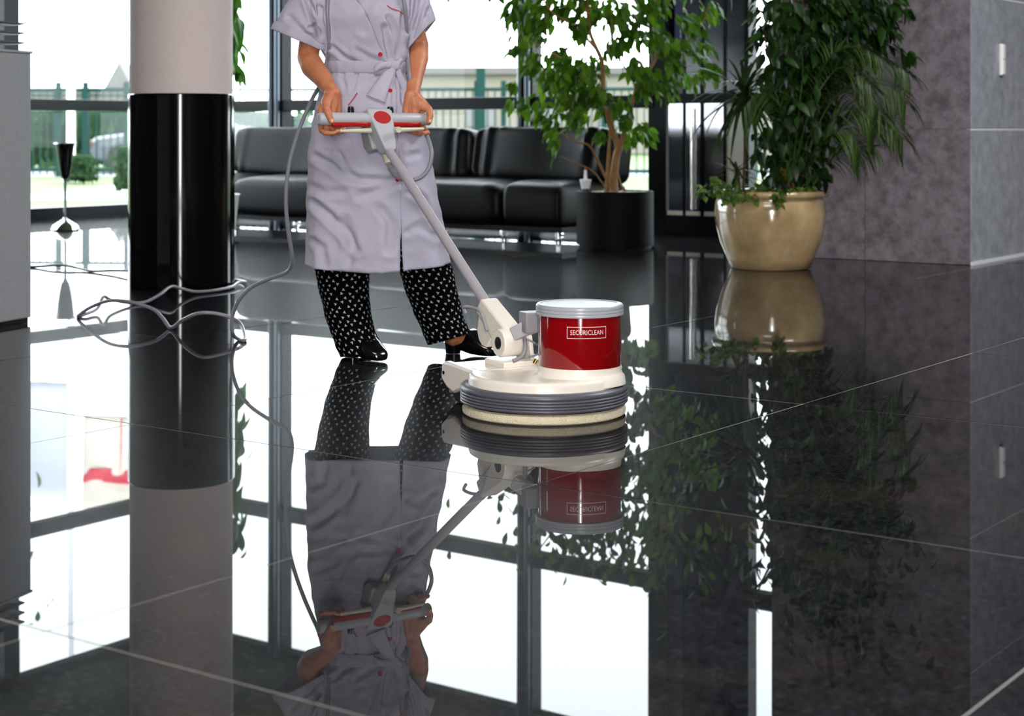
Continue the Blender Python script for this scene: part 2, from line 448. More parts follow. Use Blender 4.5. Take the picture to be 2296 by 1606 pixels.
b1 = bay(1, 'a', 11.35, WB); mullion('a', 11.35, 0.075, b1, True); mullion('a', WB, 0.07, b1)
b2 = bay(2, 'a', 8.39, 11.35); mullion('a', 8.39, 0.07, b2, True)
b3 = bay(3, 'a', 7.10, 8.39); mullion('a', 7.07, 0.085, b3)
b5 = bay(5, 'a', 5.10, 6.27); mullion('a', 6.25, 0.02, b5)
b6 = bay(6, 'b', 9.82, WA); mullion('b', 9.82, 0.085, b6)
b7 = bay(7, 'b', 6.9, 9.82); mullion('b', 6.9, 0.085, b7)
b8 = thing('window_8', R(1.3, WB + 0.1, 0.35), 'unseen low window added for the steel entrance panels to reflect', None, None, 'structure')  # out-of-view window added so the satin panels have bright sky to mirror
MB().rbox(-0.4, 3.0, WB + 0.1, WB + 0.106, 0.35, 2.0).build('pane', M_glass, b8, smooth=False)
MB().rbox(1.27, 1.33, WB + 0.05, WB + 0.15, 0.35, 2.0).build('mullion', M_black, b8, smooth=False)
# entrance panels between post and the last pane: satin steel below, smoked glass above
dr = thing('door_1', R(WA, 6.65, 0), 'satin steel and smoked glass entrance panels beside the black post', None, None, 'structure')
MB().rbox(WA - 0.02, WA + 0.1, 6.25, 7.0, 0, 0.15).build('plinth', M_black, dr, smooth=False)
MB().rbox(WA - 0.03, WA + 0.1, 6.25, 7.0, T1 - 0.02, T1 + 0.06).build('rail', M_black, dr, smooth=False)
M_smoke = glass_mat('light_smoked_glass', (0.055, 0.06, 0.075, 1), 0.3)
for q0, q1, c in ((6.84, 6.985, 0), (6.68, 6.81, 0), (6.46, 6.64, 0)):
    MB().rbox(WA + 0.0, WA + 0.03, q0, q1, 0.15, T1 - 0.02).build('panel', M_satin, dr, smooth=False)
    MB().rbox(WA - 0.004, WA + 0.02, q0, q1, 0.15, 0.185).build('kick_strip', mat('pale_strip', (0.75, 0.72, 0.64, 1), 0.3), dr, smooth=False)
    MB().rbox(WA + 0.0, WA + 0.03, q0, q1, T1 + 0.06, 4.2).build('panel', M_smoke if q0 > 6.8 else M_tint, dr, smooth=False)
MB().rbox(WA + 0.0, WA + 0.03, 6.27, 6.445, 0.15, T1 - 0.02).build('panel', mat('beige_panel', srgb(205, 200, 188), 0.5), dr, smooth=False)
MB().rbox(WA + 0.0, WA + 0.03, 6.27, 6.445, T1 + 0.06, 4.2).build('panel', M_tint, dr, smooth=False)
MB().rbox(WA + 0.031, WA + 0.1, 6.25, 6.825, 0.0, 4.25).build('backing', M_black, dr, smooth=False)
MB().rbox(WA + 0.031, WA + 0.1, 6.825, 7.0, 0.0, T1).build('backing', M_black, dr, smooth=False)
for q_ in (6.825, 6.66, 6.452):
    MB().rbox(WA - 0.005, WA + 0.05, q_ - 0.014, q_ + 0.014, 0.15, 4.2).build('mullion', M_black, dr, smooth=False)
c = R(WA - 0.03, 6.745)
MB().tube([c + Vector((0, 0, 0.2)), c + Vector((0, 0, 1.02))], 0.011, 12).build('door_pull', mat('bright_chrome', (0.85, 0.84, 0.8, 1), 0.12, metal=1.0), dr)
# stone-clad block on the right: purple-grey face towards the room, blue-grey side
M_purple = stone_panel('purple_grey_granite', srgb(86, 80, 86), srgb(138, 128, 135), 9.0, 0.35)
M_bluegr = stone_panel('blue_grey_granite', srgb(134, 138, 146), srgb(172, 176, 184), 11.0, 0.4)
core = MB().rbox(10.21, WA + 0.3, 3.81, 5.14, 0, CEIL).build('wall_right', mat('stone_backing', (0.10, 0.09, 0.10, 1), 0.6), smooth=False, kind='structure', label='stone clad wall block with purple grey front and blue grey side')
zs = [0.002, 0.85, 1.70, 2.55, 3.40, 4.25]
for z0, z1 in zip(zs, zs[1:]):
    for q0, q1 in ((3.785, 4.485), (4.49, 5.155)):
        MB().rbox(10.18, 10.212, q0, q1, z0 + 0.0012, z1 - 0.0012).build('stone_panel', M_purple, core, smooth=False)
    for q0, q1 in ((10.185, 11.2), (11.206, WA)):
        MB().rbox(q0, q1, 3.78, 3.815, z0 + 0.006, z1 - 0.006).build('stone_panel', M_bluegr, core, smooth=False)
for z_ in zs[1:]:
    MB().rbox(10.186, WA, 3.783, 3.812, z_ - 0.007, z_ + 0.007).build('joint', mat('white_caulk', (0.8, 0.82, 0.86, 1), 0.5), core, smooth=False)
MB().rbox(10.175, WA, 3.77, 3.78, 0, 0.02).build('trim_1', mat('white_caulk', (0.8, 0.82, 0.86, 1), 0.5), smooth=False, kind='structure', label='white joint strip along the foot of the side wall')
# slim white call panel on the blue-grey side
pY = 3.78
def on_side(px):            # room point on the plane b = 3.77 seen at picture column px
    r = (px - CX) / F
    Y = pY / (E2.x * r + E2.y)
    return Vector((r * Y, Y, 0))
cp = on_side(2243)
zc = H - (134 - HY) / F * cp.y
t = thing('wall_switch', (cp.x, cp.y, zc - 0.1), 'slim white two-part switch plate on the grey stone wall', 'switch')
n = -E2
MB().box(Vector((cp.x, cp.y, zc)) + n * 0.012, (0.055, 0.024, 0.205), E1, E2).build('plate', mat('white_plastic', (0.82, 0.82, 0.78, 1), 0.35), t, smooth=False, bevel=0.006)
for dz in (-0.05, 0.05):
    MB().box(Vector((cp.x, cp.y, zc + dz)) + n * 0.026, (0.04, 0.006, 0.088), E1, E2).build('rocker', MATS['white_plastic'], t, smooth=False, bevel=0.002)

# ================================================================== outdoors
M_lawn = mat('lawn', (0.060, 0.095, 0.022, 1), 0.9, var=0.35, scale=0.5, var2=(0.085, 0.112, 0.035, 1))
M_path = mat('pale_paving', (0.30, 0.30, 0.28, 1), 0.8, var=0.12, scale=1.0)
def strip(name, pts, m, z, label):
    mb = MB(); mb.add([Vector((p[0], p[1], z)) for p in pts], [tuple(range(len(pts)))])
    return mb.build(name, m, smooth=False, kind='structure', label=label)
strip('ground', [R(WA + 0.1, -10), R(WA + 0.1, WB + 0.1), R(-15, WB + 0.1), R(-15, 90), R(110, 110), R(110, -40), R(WA, -40)], M_lawn, -0.03, 'bright green lawn outside the windows')
strip('path', [R(WA + 0.12, -10), R(WA + 0.12, WB + 0.12), R(-10, WB + 0.12), R(-10, WB + 1.0), R(WA + 1.0, WB + 1.0), R(WA + 1.0, -10)], M_path, -0.025, 'pale paving strip along the glass walls')
strip('road', [(-30, 31.0), (-30, 37.5), (40, 36), (40, 30)], mat('road_grey', (0.11, 0.115, 0.12, 1), 0.8), -0.022, 'pale grey road beyond the fence')
strip('walkway', [(-6.6, 20.5), (-6.2, 26), (-5.0, 26), (-4.5, 20.5)], M_path, -0.021, 'pale walkway across the lawn')

M_fgreen = mat('green_fence_paint', (0.006, 0.030, 0.026, 1), 0.6, spec=0.1)
fence = thing('fence', (0, 29.5, 0), 'green metal bar fence with tall posts across the lawn', 'fence')
fx0, fx1 = -12.0, 5.2
bars = MB(); rails = []
def fy(x): return 29.8 - 0.09 * (x + 4)
x = fx0
while x <= fx1:
    bars.box((x, fy(x), 0.77), (0.022, 0.022, 1.5)); x += 0.13
bars.build('fence_bars', M_fgreen, fence, smooth=False, kind='stuff')
for z in (0.12, 1.55):
    MB().box(((fx0 + fx1) / 2, fy((fx0 + fx1) / 2), z), (fx1 - fx0, 0.04, 0.06), ex=Vector((1, -0.09, 0)).normalized(), ey=Vector((0.09, 1, 0)).normalized()).build('rail', M_fgreen, fence, smooth=False)
for x in [-11.4, -9.75, -8.15, -7.65, -6.9, -5.2, -3.4, -1.8, -0.62, -0.15, 1.6, 3.3, 5.0]:
    MB().box((x, fy(x), 0.85), (0.09, 0.09, 1.7)).build('post', M_fgreen, fence, smooth=False)
MB().box((-0.55, fy(-0.55), 0.95), (0.16, 0.12, 1.95)).build('gate_post', M_fgreen, fence, smooth=False)

# white flagpoles and flags by the fence
M_wpole = mat('white_pole', (0.85, 0.86, 0.88, 1), 0.35)
M_flag = mat('cream_flag', srgb(236, 222, 210), 0.85)
M_flag2 = mat('pale_lilac_flag', srgb(205, 205, 228), 0.85)
M_red_cloth = mat('red_cloth', srgb(215, 30, 60), 0.8)
def cloth(o, ex, ez, w_, h_, amp, ph):
    rings = []
    nrm = ex.cross(ez).normalized()
    for i in range(13):
        rings.append([o + ex * (w_ * j / 16) - ez * (h_ * i / 12) + nrm * (amp * math.sin(j * 0.7 + ph + i * 0.12) * j / 16) for j in range(17)])
    return rings
def flagpole(px, label, flag_m, cross, fl_label, w_, h_, ztop, dirx, Yp=27.5):
    base = P(px, 0, Yp); base.z = 0
    t = thing('flagpole', base, label, 'flagpole')
    MB().tube([base, base + Vector((0, 0, 8.2))], [0.07, 0.045], 14).build('pole', M_wpole, t)
    MB().lathe([(0.0, 0), (0.14, 0), (0.14, 0.05), (0.0, 0.05)], base, 16).build('base', M_wpole, t)
    f = thing('flag', base + Vector((0, 0, ztop - h_)), fl_label, 'flag')
    ex = Vector((dirx, 0.25, 0)).normalized(); ez = Vector((0, 0, 1))
    o = base + Vector((0, 0, ztop)) + ex * 0.07
    mb = MB().loft(cloth(o, ex, ez, w_, h_, 0.05, 0), False, False); x_ = mb.build('cloth', flag_m, f)
    x_.modifiers.new('solid', 'SOLIDIFY').thickness = 0.006
    if cross:
        nrm = ex.cross(ez).normalized()
        for s in (-1, 1):
            off = nrm * 0.008 * s
            mb = MB().loft(cloth(o + off + ex * w_ * 0.36, ex, ez, w_ * 0.10, h_, 0.02, 1.2), False, False); a_ = mb.build('stripe', M_red_cloth, f); a_.modifiers.new('solid', 'SOLIDIFY').thickness = 0.004
            mb = MB().loft(cloth(o + off - ez * h_ * 0.28, ex, ez, w_, h_ * 0.15, 0.05, 0), False, False); a_ = mb.build('stripe', M_red_cloth, f); a_.modifiers.new('solid', 'SOLIDIFY').thickness = 0.004
flagpole(347, 'white flagpole behind the round column', M_flag, True, 'cream flag with red cross beside the round column', 1.2, 1.55, 5.42, -1)
flagpole(159, 'white flagpole behind the ash stand', M_flag2, False, 'pale lilac flag drooping from the left flagpole', 0.75, 1.9, 5.2, -0.8)

# parked car seen across the lawn
M_carw = mat('white_car_paint', (0.085, 0.092, 0.105, 1), 0.25, coat=0.6)
M_cark = mat('car_glass', (0.02, 0.03, 0.04, 1), 0.1)
M_tyre = mat('tyre_rubber', (0.02, 0.02, 0.02, 1), 0.7)
c0 = P(193, 0, 33.0); c0.z = 0
car = thing('car', c0, 'white saloon car parked beyond the green fence', 'car')
ex = Vector((0.985, 0.17, 0)).normalized(); ey = Vector((-ex.y, ex.x, 0)); ez = Vector((0, 0, 1))
Lc = 3.75
prof = [(0.0, .28), (0.02, .55), (0.18, .70), (0.95, .80), (1.35, 1.22), (1.75, 1.34), (2.45, 1.32), (2.95, .92), (3.6, .86), (3.75, .62), (3.75, .30), (3.2, .22), (0.4, .20)]
MB().prism(prof, 1.55, c0 + ey * 0.8, ex, ez).build('body', M_carw, car, bevel=0.06)
MB().prism([(1.12, .86), (1.42, 1.18), (1.8, 1.28), (2.4, 1.26), (2.72, .95)], 1.57, c0 + ey * 0.8, ex, ez).build('side_window', M_cark, car, bevel=0.02)
MB().prism([(-0.03, .24), (-0.03, .46), (0.1, .46), (0.1, .24)], 1.5, c0 + ey * 0.8, ex, ez).build('bumper', mat('grey_bumper', (0.06, 0.07, 0.08, 1), 0.5), car, bevel=0.02)
MB().prism([(3.68, .28), (3.68, .48), (3.8, .48), (3.8, .28)], 1.5, c0 + ey * 0.8, ex, ez).build('bumper', MATS['grey_bumper'], car, bevel=0.02)
for q in (0.7, 2.95):
    for s in (0.04, 1.5):
        MB().lathe([(0.12, -.09), (0.29, -.09), (0.3, 0), (0.29, .09), (0.12, .09)], c0 + ex * q + ey * s + ez * 0.29, 24, up=ey).build('wheel', M_tyre, car)
for q in (0.06, 3.70):
    MB().box(c0 + ex * q + ey * 0.05 + ez * 0.58, (0.10, 0.14, 0.13), ex, ey).build('indicator', mat('orange_lens', (0.13, 0.05, 0.008, 1), 0.5), car, bevel=0.02)

# hedge and shrubs beyond the fence
M_hedge = leaf_mat('hedge_green', (0.008, 0.026, 0.010, 1), (0.035, 0.07, 0.028, 1), 0.7, 0.2, 0.05)
def hedge(name, x0, x1, Yb, z1, label, seed, ls=1.0):
    rd = random.Random(seed); mb = MB()
    L_ = x1 - x0
    for k in range(int(620 * L_ / 6 / ls / ls)):
        p = Vector((rd.uniform(x0, x1), Yb + rd.uniform(-0.6, 0.5) * min(1, L_), 0)); hmax = z1 * (0.78 + 0.3 * noise.noise(Vector((p.x * 0.8, seed, 0))))
        p.z = rd.uniform(0.02, hmax); s = rd.uniform(0.10, 0.24) * ls
        e = Euler((rd.uniform(0, 6), rd.uniform(0, 6), rd.uniform(0, 6))).to_matrix()
        vs = [p + e @ Vector(q) * s for q in ((-1, 0, 0), (0, -.5, .1), (1, 0, 0), (0, .5, .1))]
        mb.add(vs, [(0, 1, 2, 3)])
    g = thing(name, (x0 + L_ / 2, Yb, 0), label, 'hedge')
    mb.build('foliage', M_hedge, g, smooth=False, kind='stuff')
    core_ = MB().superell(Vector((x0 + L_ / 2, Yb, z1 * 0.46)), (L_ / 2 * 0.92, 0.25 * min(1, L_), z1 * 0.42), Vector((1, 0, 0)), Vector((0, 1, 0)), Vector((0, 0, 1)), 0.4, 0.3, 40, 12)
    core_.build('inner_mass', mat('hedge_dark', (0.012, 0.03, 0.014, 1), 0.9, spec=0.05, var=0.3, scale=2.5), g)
hedge('hedge', -13.0, -4.2, 38.5, 1.45, 'long leafy green hedge across the road', 3)
hedge('shrub', -7.2, -6.7, 27.0, 0.5, 'low green shrub at the foot of the fence', 5, 0.35)
hedge('shrub', -5.42, -5.0, 23.0, 0.7, 'small leafy shrub showing just left of the round column', 8, 0.35)

M_cream = mat('cream_render', (0.145, 0.130, 0.105, 1), 0.85, var=0.1, scale=0.6)
M_roofg = mat('grey_roof', (0.075, 0.07, 0.068, 1), 0.8)
def house(name, loc, w_, d_, h_, label, gable=None, nwin=4, yaw=0.0, wallm=None):
    e = Euler((0, 0, yaw)).to_matrix(); ex, ey, ez = e @ Vector((1, 0, 0)), e @ Vector((0, 1, 0)), Vector((0, 0, 1))
    o = Vector(loc); t = thing(name, o, label, 'building')
    MB().box(o + ez * h_ / 2 + ey * d_ / 2, (w_, d_, h_), ex, ey).build('walls', wallm or M_cream, t, smooth=False)
    MB().box(o + ez * (h_ + 0.12) + ey * d_ / 2, (w_ + 0.5, d_ + 0.5, 0.24), ex, ey).build('roof', M_roofg, t, smooth=False)
    if gable:
        gx, gw, gh = gable
        MB().prism([(-gw / 2, 0), (gw / 2, 0), (0, gh)], 3.0, o + ex * gx + ez * (h_ + 0.24) + ey * 1.2, ex, ez).build('gable', M_roofg, t, smooth=False)
    for k in range(nwin):
        q = (k + 0.5) / nwin - 0.5
        wq = MB().box(o + ex * q * w_ + ez * h_ * 0.52 - ey * 0.02, (w_ / nwin * 0.45, 0.08, h_ * 0.35), ex, ey).build('window', mat('house_window', (0.1, 0.1, 0.1, 1), 0.4), t, smooth=False)
house('long_building', (2.3, 58.0, 0), 13.5, 8, 2.75, 'long low cream building beyond the fence', None, 6, -0.03)
house('cottage', (-15.3, 60.0, 0), 7.6, 6, 2.1, 'pale cottage with small grey gable beyond the hedge', (1.3, 1.0, 0.9), 3, 0.02, mat('pale_render', (0.135, 0.13, 0.12, 1), 0.85))

# ================================================================== furniture and fittings
# round column: glossy black base cladding, pale textured shaft
cc = Vector(((407 - CX) / F * 9.07, 9.07, 0))
t = thing('round_column', cc, 'round lobby column, pale textured shaft above a glossy black base', 'column')
rb = 236 / 2 / F * 9.05
zb = H + (HY - 209) / F * 8.8
MB().lathe([(rb, 0), (rb, zb - 0.006), (rb - 0.006, zb), (rb - 0.02, zb)], cc, 96).build('base_cladding', mat('black_lacquer', (0.0022, 0.0022, 0.0026, 1), 0.09, spec=0.3), t, label='glossy black lower cladding')
MB().lathe([(rb * 0.965, zb - 0.05), (rb * 0.965, CEIL)], cc, 96).build('shaft', mat('pale_speckled_plaster', srgb(226, 211, 208), 0.75, var=0.12, scale=120, bump=0.25, bump_scale=160), t, label='pale pinkish textured shaft')

# reception counter at the left edge
e1c = Vector((0.331, 0.9436, 0)); e2c = Vector((-e1c.y, e1c.x, 0))     # its visible face runs along e1c
kc = Vector(((70 - CX) / F * 7.41, 7.41, 0))
zt = H + (HY - 120) / F * 7.41
cnt = thing('reception_counter', kc + e2c * 0.4 - e1c * 0.9, 'grey speckled reception counter with a dark plinth at the left', 'counter')
M_cnt = mat('grey_speckled_laminate', srgb(150, 152, 155), 0.5, var=0.18, scale=90)
MB().box(kc - e1c * 0.9 + e2c * 0.4 + Vector((0, 0, zt / 2 + 0.01)), (1.8, 0.8, zt - 0.02), e1c, e2c).build('body', M_cnt, cnt, smooth=False, bevel=0.006)
MB().box(kc - e1c * 0.9 + e2c * 0.4 + Vector((0, 0, 0.012)), (1.78, 0.78, 0.024), e1c, e2c).build('plinth', M_black, cnt, smooth=False)
MB().box(kc - e1c * 0.9 + e2c * 0.4 + Vector((0, 0, zt + 0.004)), (1.81, 0.81, 0.012), e1c, e2c).build('top', M_cnt, cnt, smooth=False, bevel=0.003)
# three-tier tray on the counter
tr = thing('letter_tray', kc - e1c * 0.14 + e2c * 0.13 + Vector((0, 0, zt + 0.01)), 'three-tier grey letter tray standing on the reception counter', 'tray')
M_tray = mat('grey_tray', (0.10, 0.105, 0.12, 1), 0.3)
for k, yy in enumerate((97, 75, 54)):
    z = H + (HY - yy) / F * 7.35
    o = kc - e1c * 0.14 + e2c * 0.13
    pts = []
    mb = MB()
    rows = []
    for i in range(9):
        s = -0.125 + 0.25 * i / 8
        lift = 0.006 * (abs(s) / 0.125) ** 4
        rows.append([o + e2c * s + e1c * q + Vector((0, 0, z + lift)) for q in (-0.16, -0.08, 0, 0.05, 0.1)])
    mb.loft(rows, False, False)
    s_ = mb.build('shelf', M_tray, tr); s_.modifiers.new('solid', 'SOLIDIFY').thickness = 0.006
for s in (0.1, 0.12):
    q = kc - e1c * (0.14 + (s - 0.11) * 14) + e2c * 0.24
    MB().tube([q + Vector((0, 0, zt + 0.01)), q + Vector((0, 0, zt + 0.16))], 0.005, 8).build('support_rod', M_tray, tr)

# chrome ash stand by the left window
va = Vector(((146 - CX) / F * 14.1, 14.1, 0))
t = thing('ash_stand', va, 'slender chrome ash stand with cone cup by the left window', 'ash stand')
M_chrome = mat('chrome', (0.78, 0.78, 0.78, 1), 0.06, metal=1.0)
k = 14.1 / F
MB().lathe([(0.0, 0), (30 * k, 0), (31 * k, 0.012), (27 * k, 0.045), (14 * k, 0.075), (5 * k, 0.095), (4 * k, 0.11), (0.0, 0.11)], va, 40).build('foot', M_chrome, t)
MB().lathe([(4 * k, 0.1), (3.2 * k, 0.2), (3.2 * k, 0.40), (6 * k, 0.44), (0.001, 0.45)], va, 20).build('stem', M_chrome, t)
MB().lathe([(0.0, 0.43), (8 * k, 0.44), (13 * k, 0.52), (17 * k, 0.62), (20.5 * k, 0.722), (20.5 * k, 0.728), (18 * k, 0.728), (16 * k, 0.70), (0.0, 0.69)], va, 40).build('cup', mat('black_enamel', (0.006, 0.006, 0.007, 1), 0.12), t)
MB().lathe([(19.5 * k, 0.722), (25 * k, 0.73), (25 * k, 0.737), (19.5 * k, 0.737)], va, 40, cap=False).build('rim', M_chrome, t)

# ------------------------------------------------------------------ black leather sofa along the right-hand glass wall
M_leather = mat('black_leather', (0.004, 0.0042, 0.0055, 1), 0.40, spec=0.13, bump=0.12, bump_scale=26, rough_var=0.06, scale=14)
sofa = thing('leather_sofa', R(10.85, 8.9, 0), 'long black leather sofa on low chrome feet before the windows', 'sofa')
UP = Vector((0, 0, 1))
def seat_disp(l, seed=0.0):
    q = l.copy()
    q.z += 0.012 * noise.noise(Vector((l.x * 3 + seed, l.y * 6, seed)))
    q.x += 0.01 * noise.noise(Vector((l.y * 14 + seed, l.z * 2, seed * 2)))
    return q
def back_disp(l, seed=0.0):
    q = l.copy()
    if l.x < 0:      # pleats on the face towards the room
        v = 0.5 * (1 + math.sin(l.y * 46 + 2.2 * noise.noise(Vector((l.y * 4, l.z * 5, seed)))))
        q.x += 0.045 * v * (0.55 + noise.noise(Vector((l.y * 3 + seed, l.z * 3, 1.3)))) * (1 - abs(l.y) * 0.25)
    q.z += 0.012 * noise.noise(Vector((l.y * 4 + seed, l.x * 4, 2)))
    return q
# local axes of a cushion: x = E1 (depth), y = E2 (length), z = up
for i, (q0, q1) in enumerate(((11.62, 10.42), (10.40, 8.99), (8.97, 7.52), (7.50, 6.96))):
    mid, hl = (q0 + q1) / 2, abs(q1 - q0) / 2
    MB().superell(R(10.80, mid, 0.275), (0.50, hl, 0.185), E1, E2, UP, 0.42, 0.16, 64, 28, lambda l, s=i * 3.1: seat_disp(l, s)).build('seat_cushion', M_leather, sofa)
for i, (q0, q1) in enumerate(((11.00, 9.68), (9.67, 8.28), (8.27, 6.93))):
    mid, hl = (q0 + q1) / 2, abs(q1 - q0) / 2
    tilt = Matrix.Rotation(math.radians(9), 3, E2)
    e1t, upt = tilt @ E1, tilt @ UP
    MB().superell(R(11.12, mid, 0.635), (0.19, hl, 0.225), e1t, E2, upt, 0.30, 0.20, 110, 30, lambda l, s=i * 2.3 + 0.7: back_disp(l, s)).build('back_cushion', M_leather, sofa)
MB().rbox(10.38, 11.22, 6.99, 11.6, 0.075, 0.115).build('base_rail', M_black, sofa, smooth=False)
for q in (7.05, 7.55, 8.1, 8.98, 10.41, 11.5):
    for a_ in (10.42, 11.18):
        c = R(a_, q, 0)
        MB().lathe([(0.0, 0), (0.035, 0), (0.035, 0.012), (0.016, 0.022), (0.014, 0.08), (0, 0.08)], c, 20).build('foot', M_chrome, sofa)

# ------------------------------------------------------------------ planters
M_soil = mat('potting_soil', (0.012, 0.008, 0.006, 1), 0.95, bump=0.8, bump_scale=50)
pc = Vector(((1379 - CX) / F * 12.13, 12.13, 0))
pr = 173 / 2 / F * 12.12
ph = 0.405
t = thing('black_planter', pc, 'black cylindrical planter beside the sofa end', 'planter')
MB().lathe([(pr * 0.93, 0.0), (pr * 0.93, 0.02), (pr, 0.022), (pr, ph - 0.004), (pr - 0.004, ph), (pr - 0.02, ph), (pr - 0.022, ph - 0.05), (0, ph - 0.05)], pc, 72).build('body', mat('matt_black_plastic', (0.005, 0.0045, 0.0055, 1), 0.6, spec=0.08), t)
MB().lathe([(0, ph - 0.052), (pr - 0.022, ph - 0.05), (pr - 0.022, ph - 0.022), (0, ph - 0.015)], pc, 40).build('soil', M_soil, t)
mb = MB(); rd = random.Random(4)
for k in range(260):
    a_ = rd.uniform(0, 6.283); r_ = (pr - 0.035) * math.sqrt(rd.random()); s = rd.uniform(0.006, 0.014)
    mb.superell(pc + Vector((r_ * math.cos(a_), r_ * math.sin(a_), ph - 0.012)), (s, s * 0.8, s * 0.6), Vector((math.cos(a_), math.sin(a_), 0)), Vector((-math.sin(a_), math.cos(a_), 0)), UP, 1, 1, 6, 4)
mb.build('pebbles', mat('pebbles', srgb(178, 170, 150), 0.7), t, kind='stuff')
# water gauge standing in the planter
gc = Vector(((1313 - CX) / F * 12.05, 12.05, ph - 0.03)); k = 12.05 / F
t = thing('water_gauge', gc, 'small white water level gauge with red tip in the black planter', 'water gauge')
MB().lathe([(0, 0), (9 * k, 0), (9 * k, 16 * k), (0, 16 * k)], gc, 20).build('stem', mat('black_plastic', (0.01, 0.01, 0.01, 1), 0.4), t)
MB().lathe([(8 * k, 14 * k), (9.5 * k, 16 * k), (13 * k, 33 * k), (13 * k, 36 * k), (0, 36 * k)], gc, 24).build('cup', mat('white_gauge', (0.8, 0.8, 0.82, 1), 0.3), t)
MB().tube([gc + UP * 36 * k, gc + UP * 57 * k], [4 * k, 3 * k], 12).build('tube', MATS['white_gauge'], t)
MB().tube([gc + UP * 57 * k, gc + UP * 62 * k], 2.2 * k, 10).build('indicator', mat('red_tip', srgb(190, 30, 30), 0.4), t)

# glazed bowl pot
bc = Vector(((1727 - CX) / F * 10.28, 10.28, 0)); k = 10.28 / F
t = thing('glazed_bowl_pot', bc, 'large rounded tan glazed ceramic pot by the stone wall', 'pot')
bp = [(0, 0), (82 * k, 0), (88 * k, 0.006), (97 * k, 25 * k), (111 * k, 58 * k), (120 * k, 92 * k), (124 * k, 125 * k), (122 * k, 150 * k), (118 * k, 157 * k), (119 * k, 159 * k), (128 * k, 161 * k), (130 * k, 168 * k), (128 * k, 174 * k), (122 * k, 175 * k), (113 * k, 172 * k), (112 * k, 150 * k), (0, 150 * k)]
MB().lathe(bp, bc, 80).build('body', mat('tan_glaze', srgb(188, 164, 122), 0.16, var=0.3, scale=5, var2=srgb(152, 126, 90), coat=0.7, coat_rough=0.05), t, angle=70)
MB().lathe([(0, 148 * k), (112 * k, 150 * k), (112 * k, 158 * k), (0, 163 * k)], bc, 40).build('soil', M_soil, t)

# ------------------------------------------------------------------ plants
def leaf_mesh(name, L_, W_, fold=0.25, droop=0.25, seg=5, tip=1.3):
    """pointed leaf along +Y with a folded midrib"""
    vs, fs = [], []
    for i in range(seg + 1):
        u = i / seg
        wd = W_ / 2 * math.sin(math.pi * min(1, u ** 0.8)) ** 0.9 * (1 - 0.25 * u) if 0 < i < seg else 0.0008
        y = L_ * u; z = -droop * L_ * u * u
        vs += [(-wd, y, z + fold * wd), (0, y, z), (wd, y, z + fold * wd)]
    for i in range(seg):
        b_ = i * 3
        fs += [(b_, b_ + 1, b_ + 4, b_ + 3), (b_ + 1, b_ + 2, b_ + 5, b_ + 4)]
    return vs, fs
def blade_mesh(L_, W_, droop, seg=7):
    vs, fs = [], []
    for i in range(seg + 1):
        u = i / seg; wd = W_ / 2 * (1 - u) ** 0.6 * min(1, 0.5 + 3 * u) if i < seg else 0.0006
        ang = droop * u
        vs += [(-wd, L_ * u * math.cos(ang * 0.6), -L_ * u * math.sin(ang * 0.6) + 0.3 * wd), (0, L_ * u * math.cos(ang * 0.6), -L_ * u * math.sin(ang * 0.6)), (wd, L_ * u * math.cos(ang * 0.6), -L_ * u * math.sin(ang * 0.6) + 0.3 * wd)]
    for i in range(seg):
        b_ = i * 3
        fs += [(b_, b_ + 1, b_ + 4, b_ + 3), (b_ + 1, b_ + 2, b_ + 5, b_ + 4)]
    return vs, fs
def leaf_data(name, vf, m):
    me = bpy.data.meshes.new(name); me.from_pydata(vf[0], [], vf[1]); me.materials.append(m)
    for p in me.polygons: p.use_smooth = True
    return me
def put_leaves(plant, placements, vf, m, limit=300, part='leaf', rest='foliage'):
    """the first `limit` placements become leaf objects that share one mesh, the rest one joined part"""
    me = leaf_data(part, vf, m); org = ORIG[plant.name]; mb = MB()
    for i, (p, e, s) in enumerate(placements):
        if i < limit:
            o = bpy.data.objects.new(part, me); COL.objects.link(o); o.parent = plant
            o.location = p - org; o.rotation_euler = e; o.scale = (s, s, s)
        else:
            mt = e.to_matrix()
            mb.add([p + mt @ Vector(v) * s for v in vf[0]], vf[1])
    if mb.v: mb.build(rest, m, plant, kind='stuff')
def droop_euler(rd, out, tilt):
    """leaf along +Y turned outwards to azimuth `out`, tilted down by `tilt`, rolled at random"""
    q = Matrix.Rotation(out - math.pi / 2, 3, 'Z') @ Matrix.Rotation(-tilt, 3, 'X') @ Matrix.Rotation(rd.uniform(-0.9, 0.9), 3, 'Y')
    return q.to_euler()

# weeping fig in the black planter
M_bark = mat('fig_bark', srgb(150, 112, 66), 0.75, var=0.3, scale=30)
M_leafA = leaf_mat('fig_leaf', srgb(36, 70, 14), srgb(92, 134, 30), 0.45, 0.42, 0.22)
fig = thing('weeping_fig', Vector((pc.x, pc.y, ph - 0.02)), 'light green weeping fig tree growing in the black planter', 'tree')
YB = 12.13
def bpath(pts, r0, r1, name='branch'):
    q = spline([P(x, y, YB + d) for x, y, d in pts], 5)
    n_ = len(q); MB().tube(q, [r0 + (r1 - r0) * i / (n_ - 1) for i in range(n_)], 9).build(name, M_bark, fig)
k = 12.13 / F
bpath([(1378, 440, 0), (1376, 400, 0), (1383, 345, .02), (1388, 330, .02), (1372, 290, 0), (1362, 250, -.02), (1352, 205, 0), (1350, 140, .05), (1320, 60, .05), (1322, -60, 0), (1332, -190, .1)], 10 * k, 3 * k, 'trunk')
bpath([(1388, 332, .02), (1400, 300, .03), (1408, 260, .05), (1425, 205, .1), (1428, 187, .1), (1470, 130, .15), (1465, 60, .2), (1480, -60, .1), (1495, -190, .1)], 6 * k, 2.2 * k)
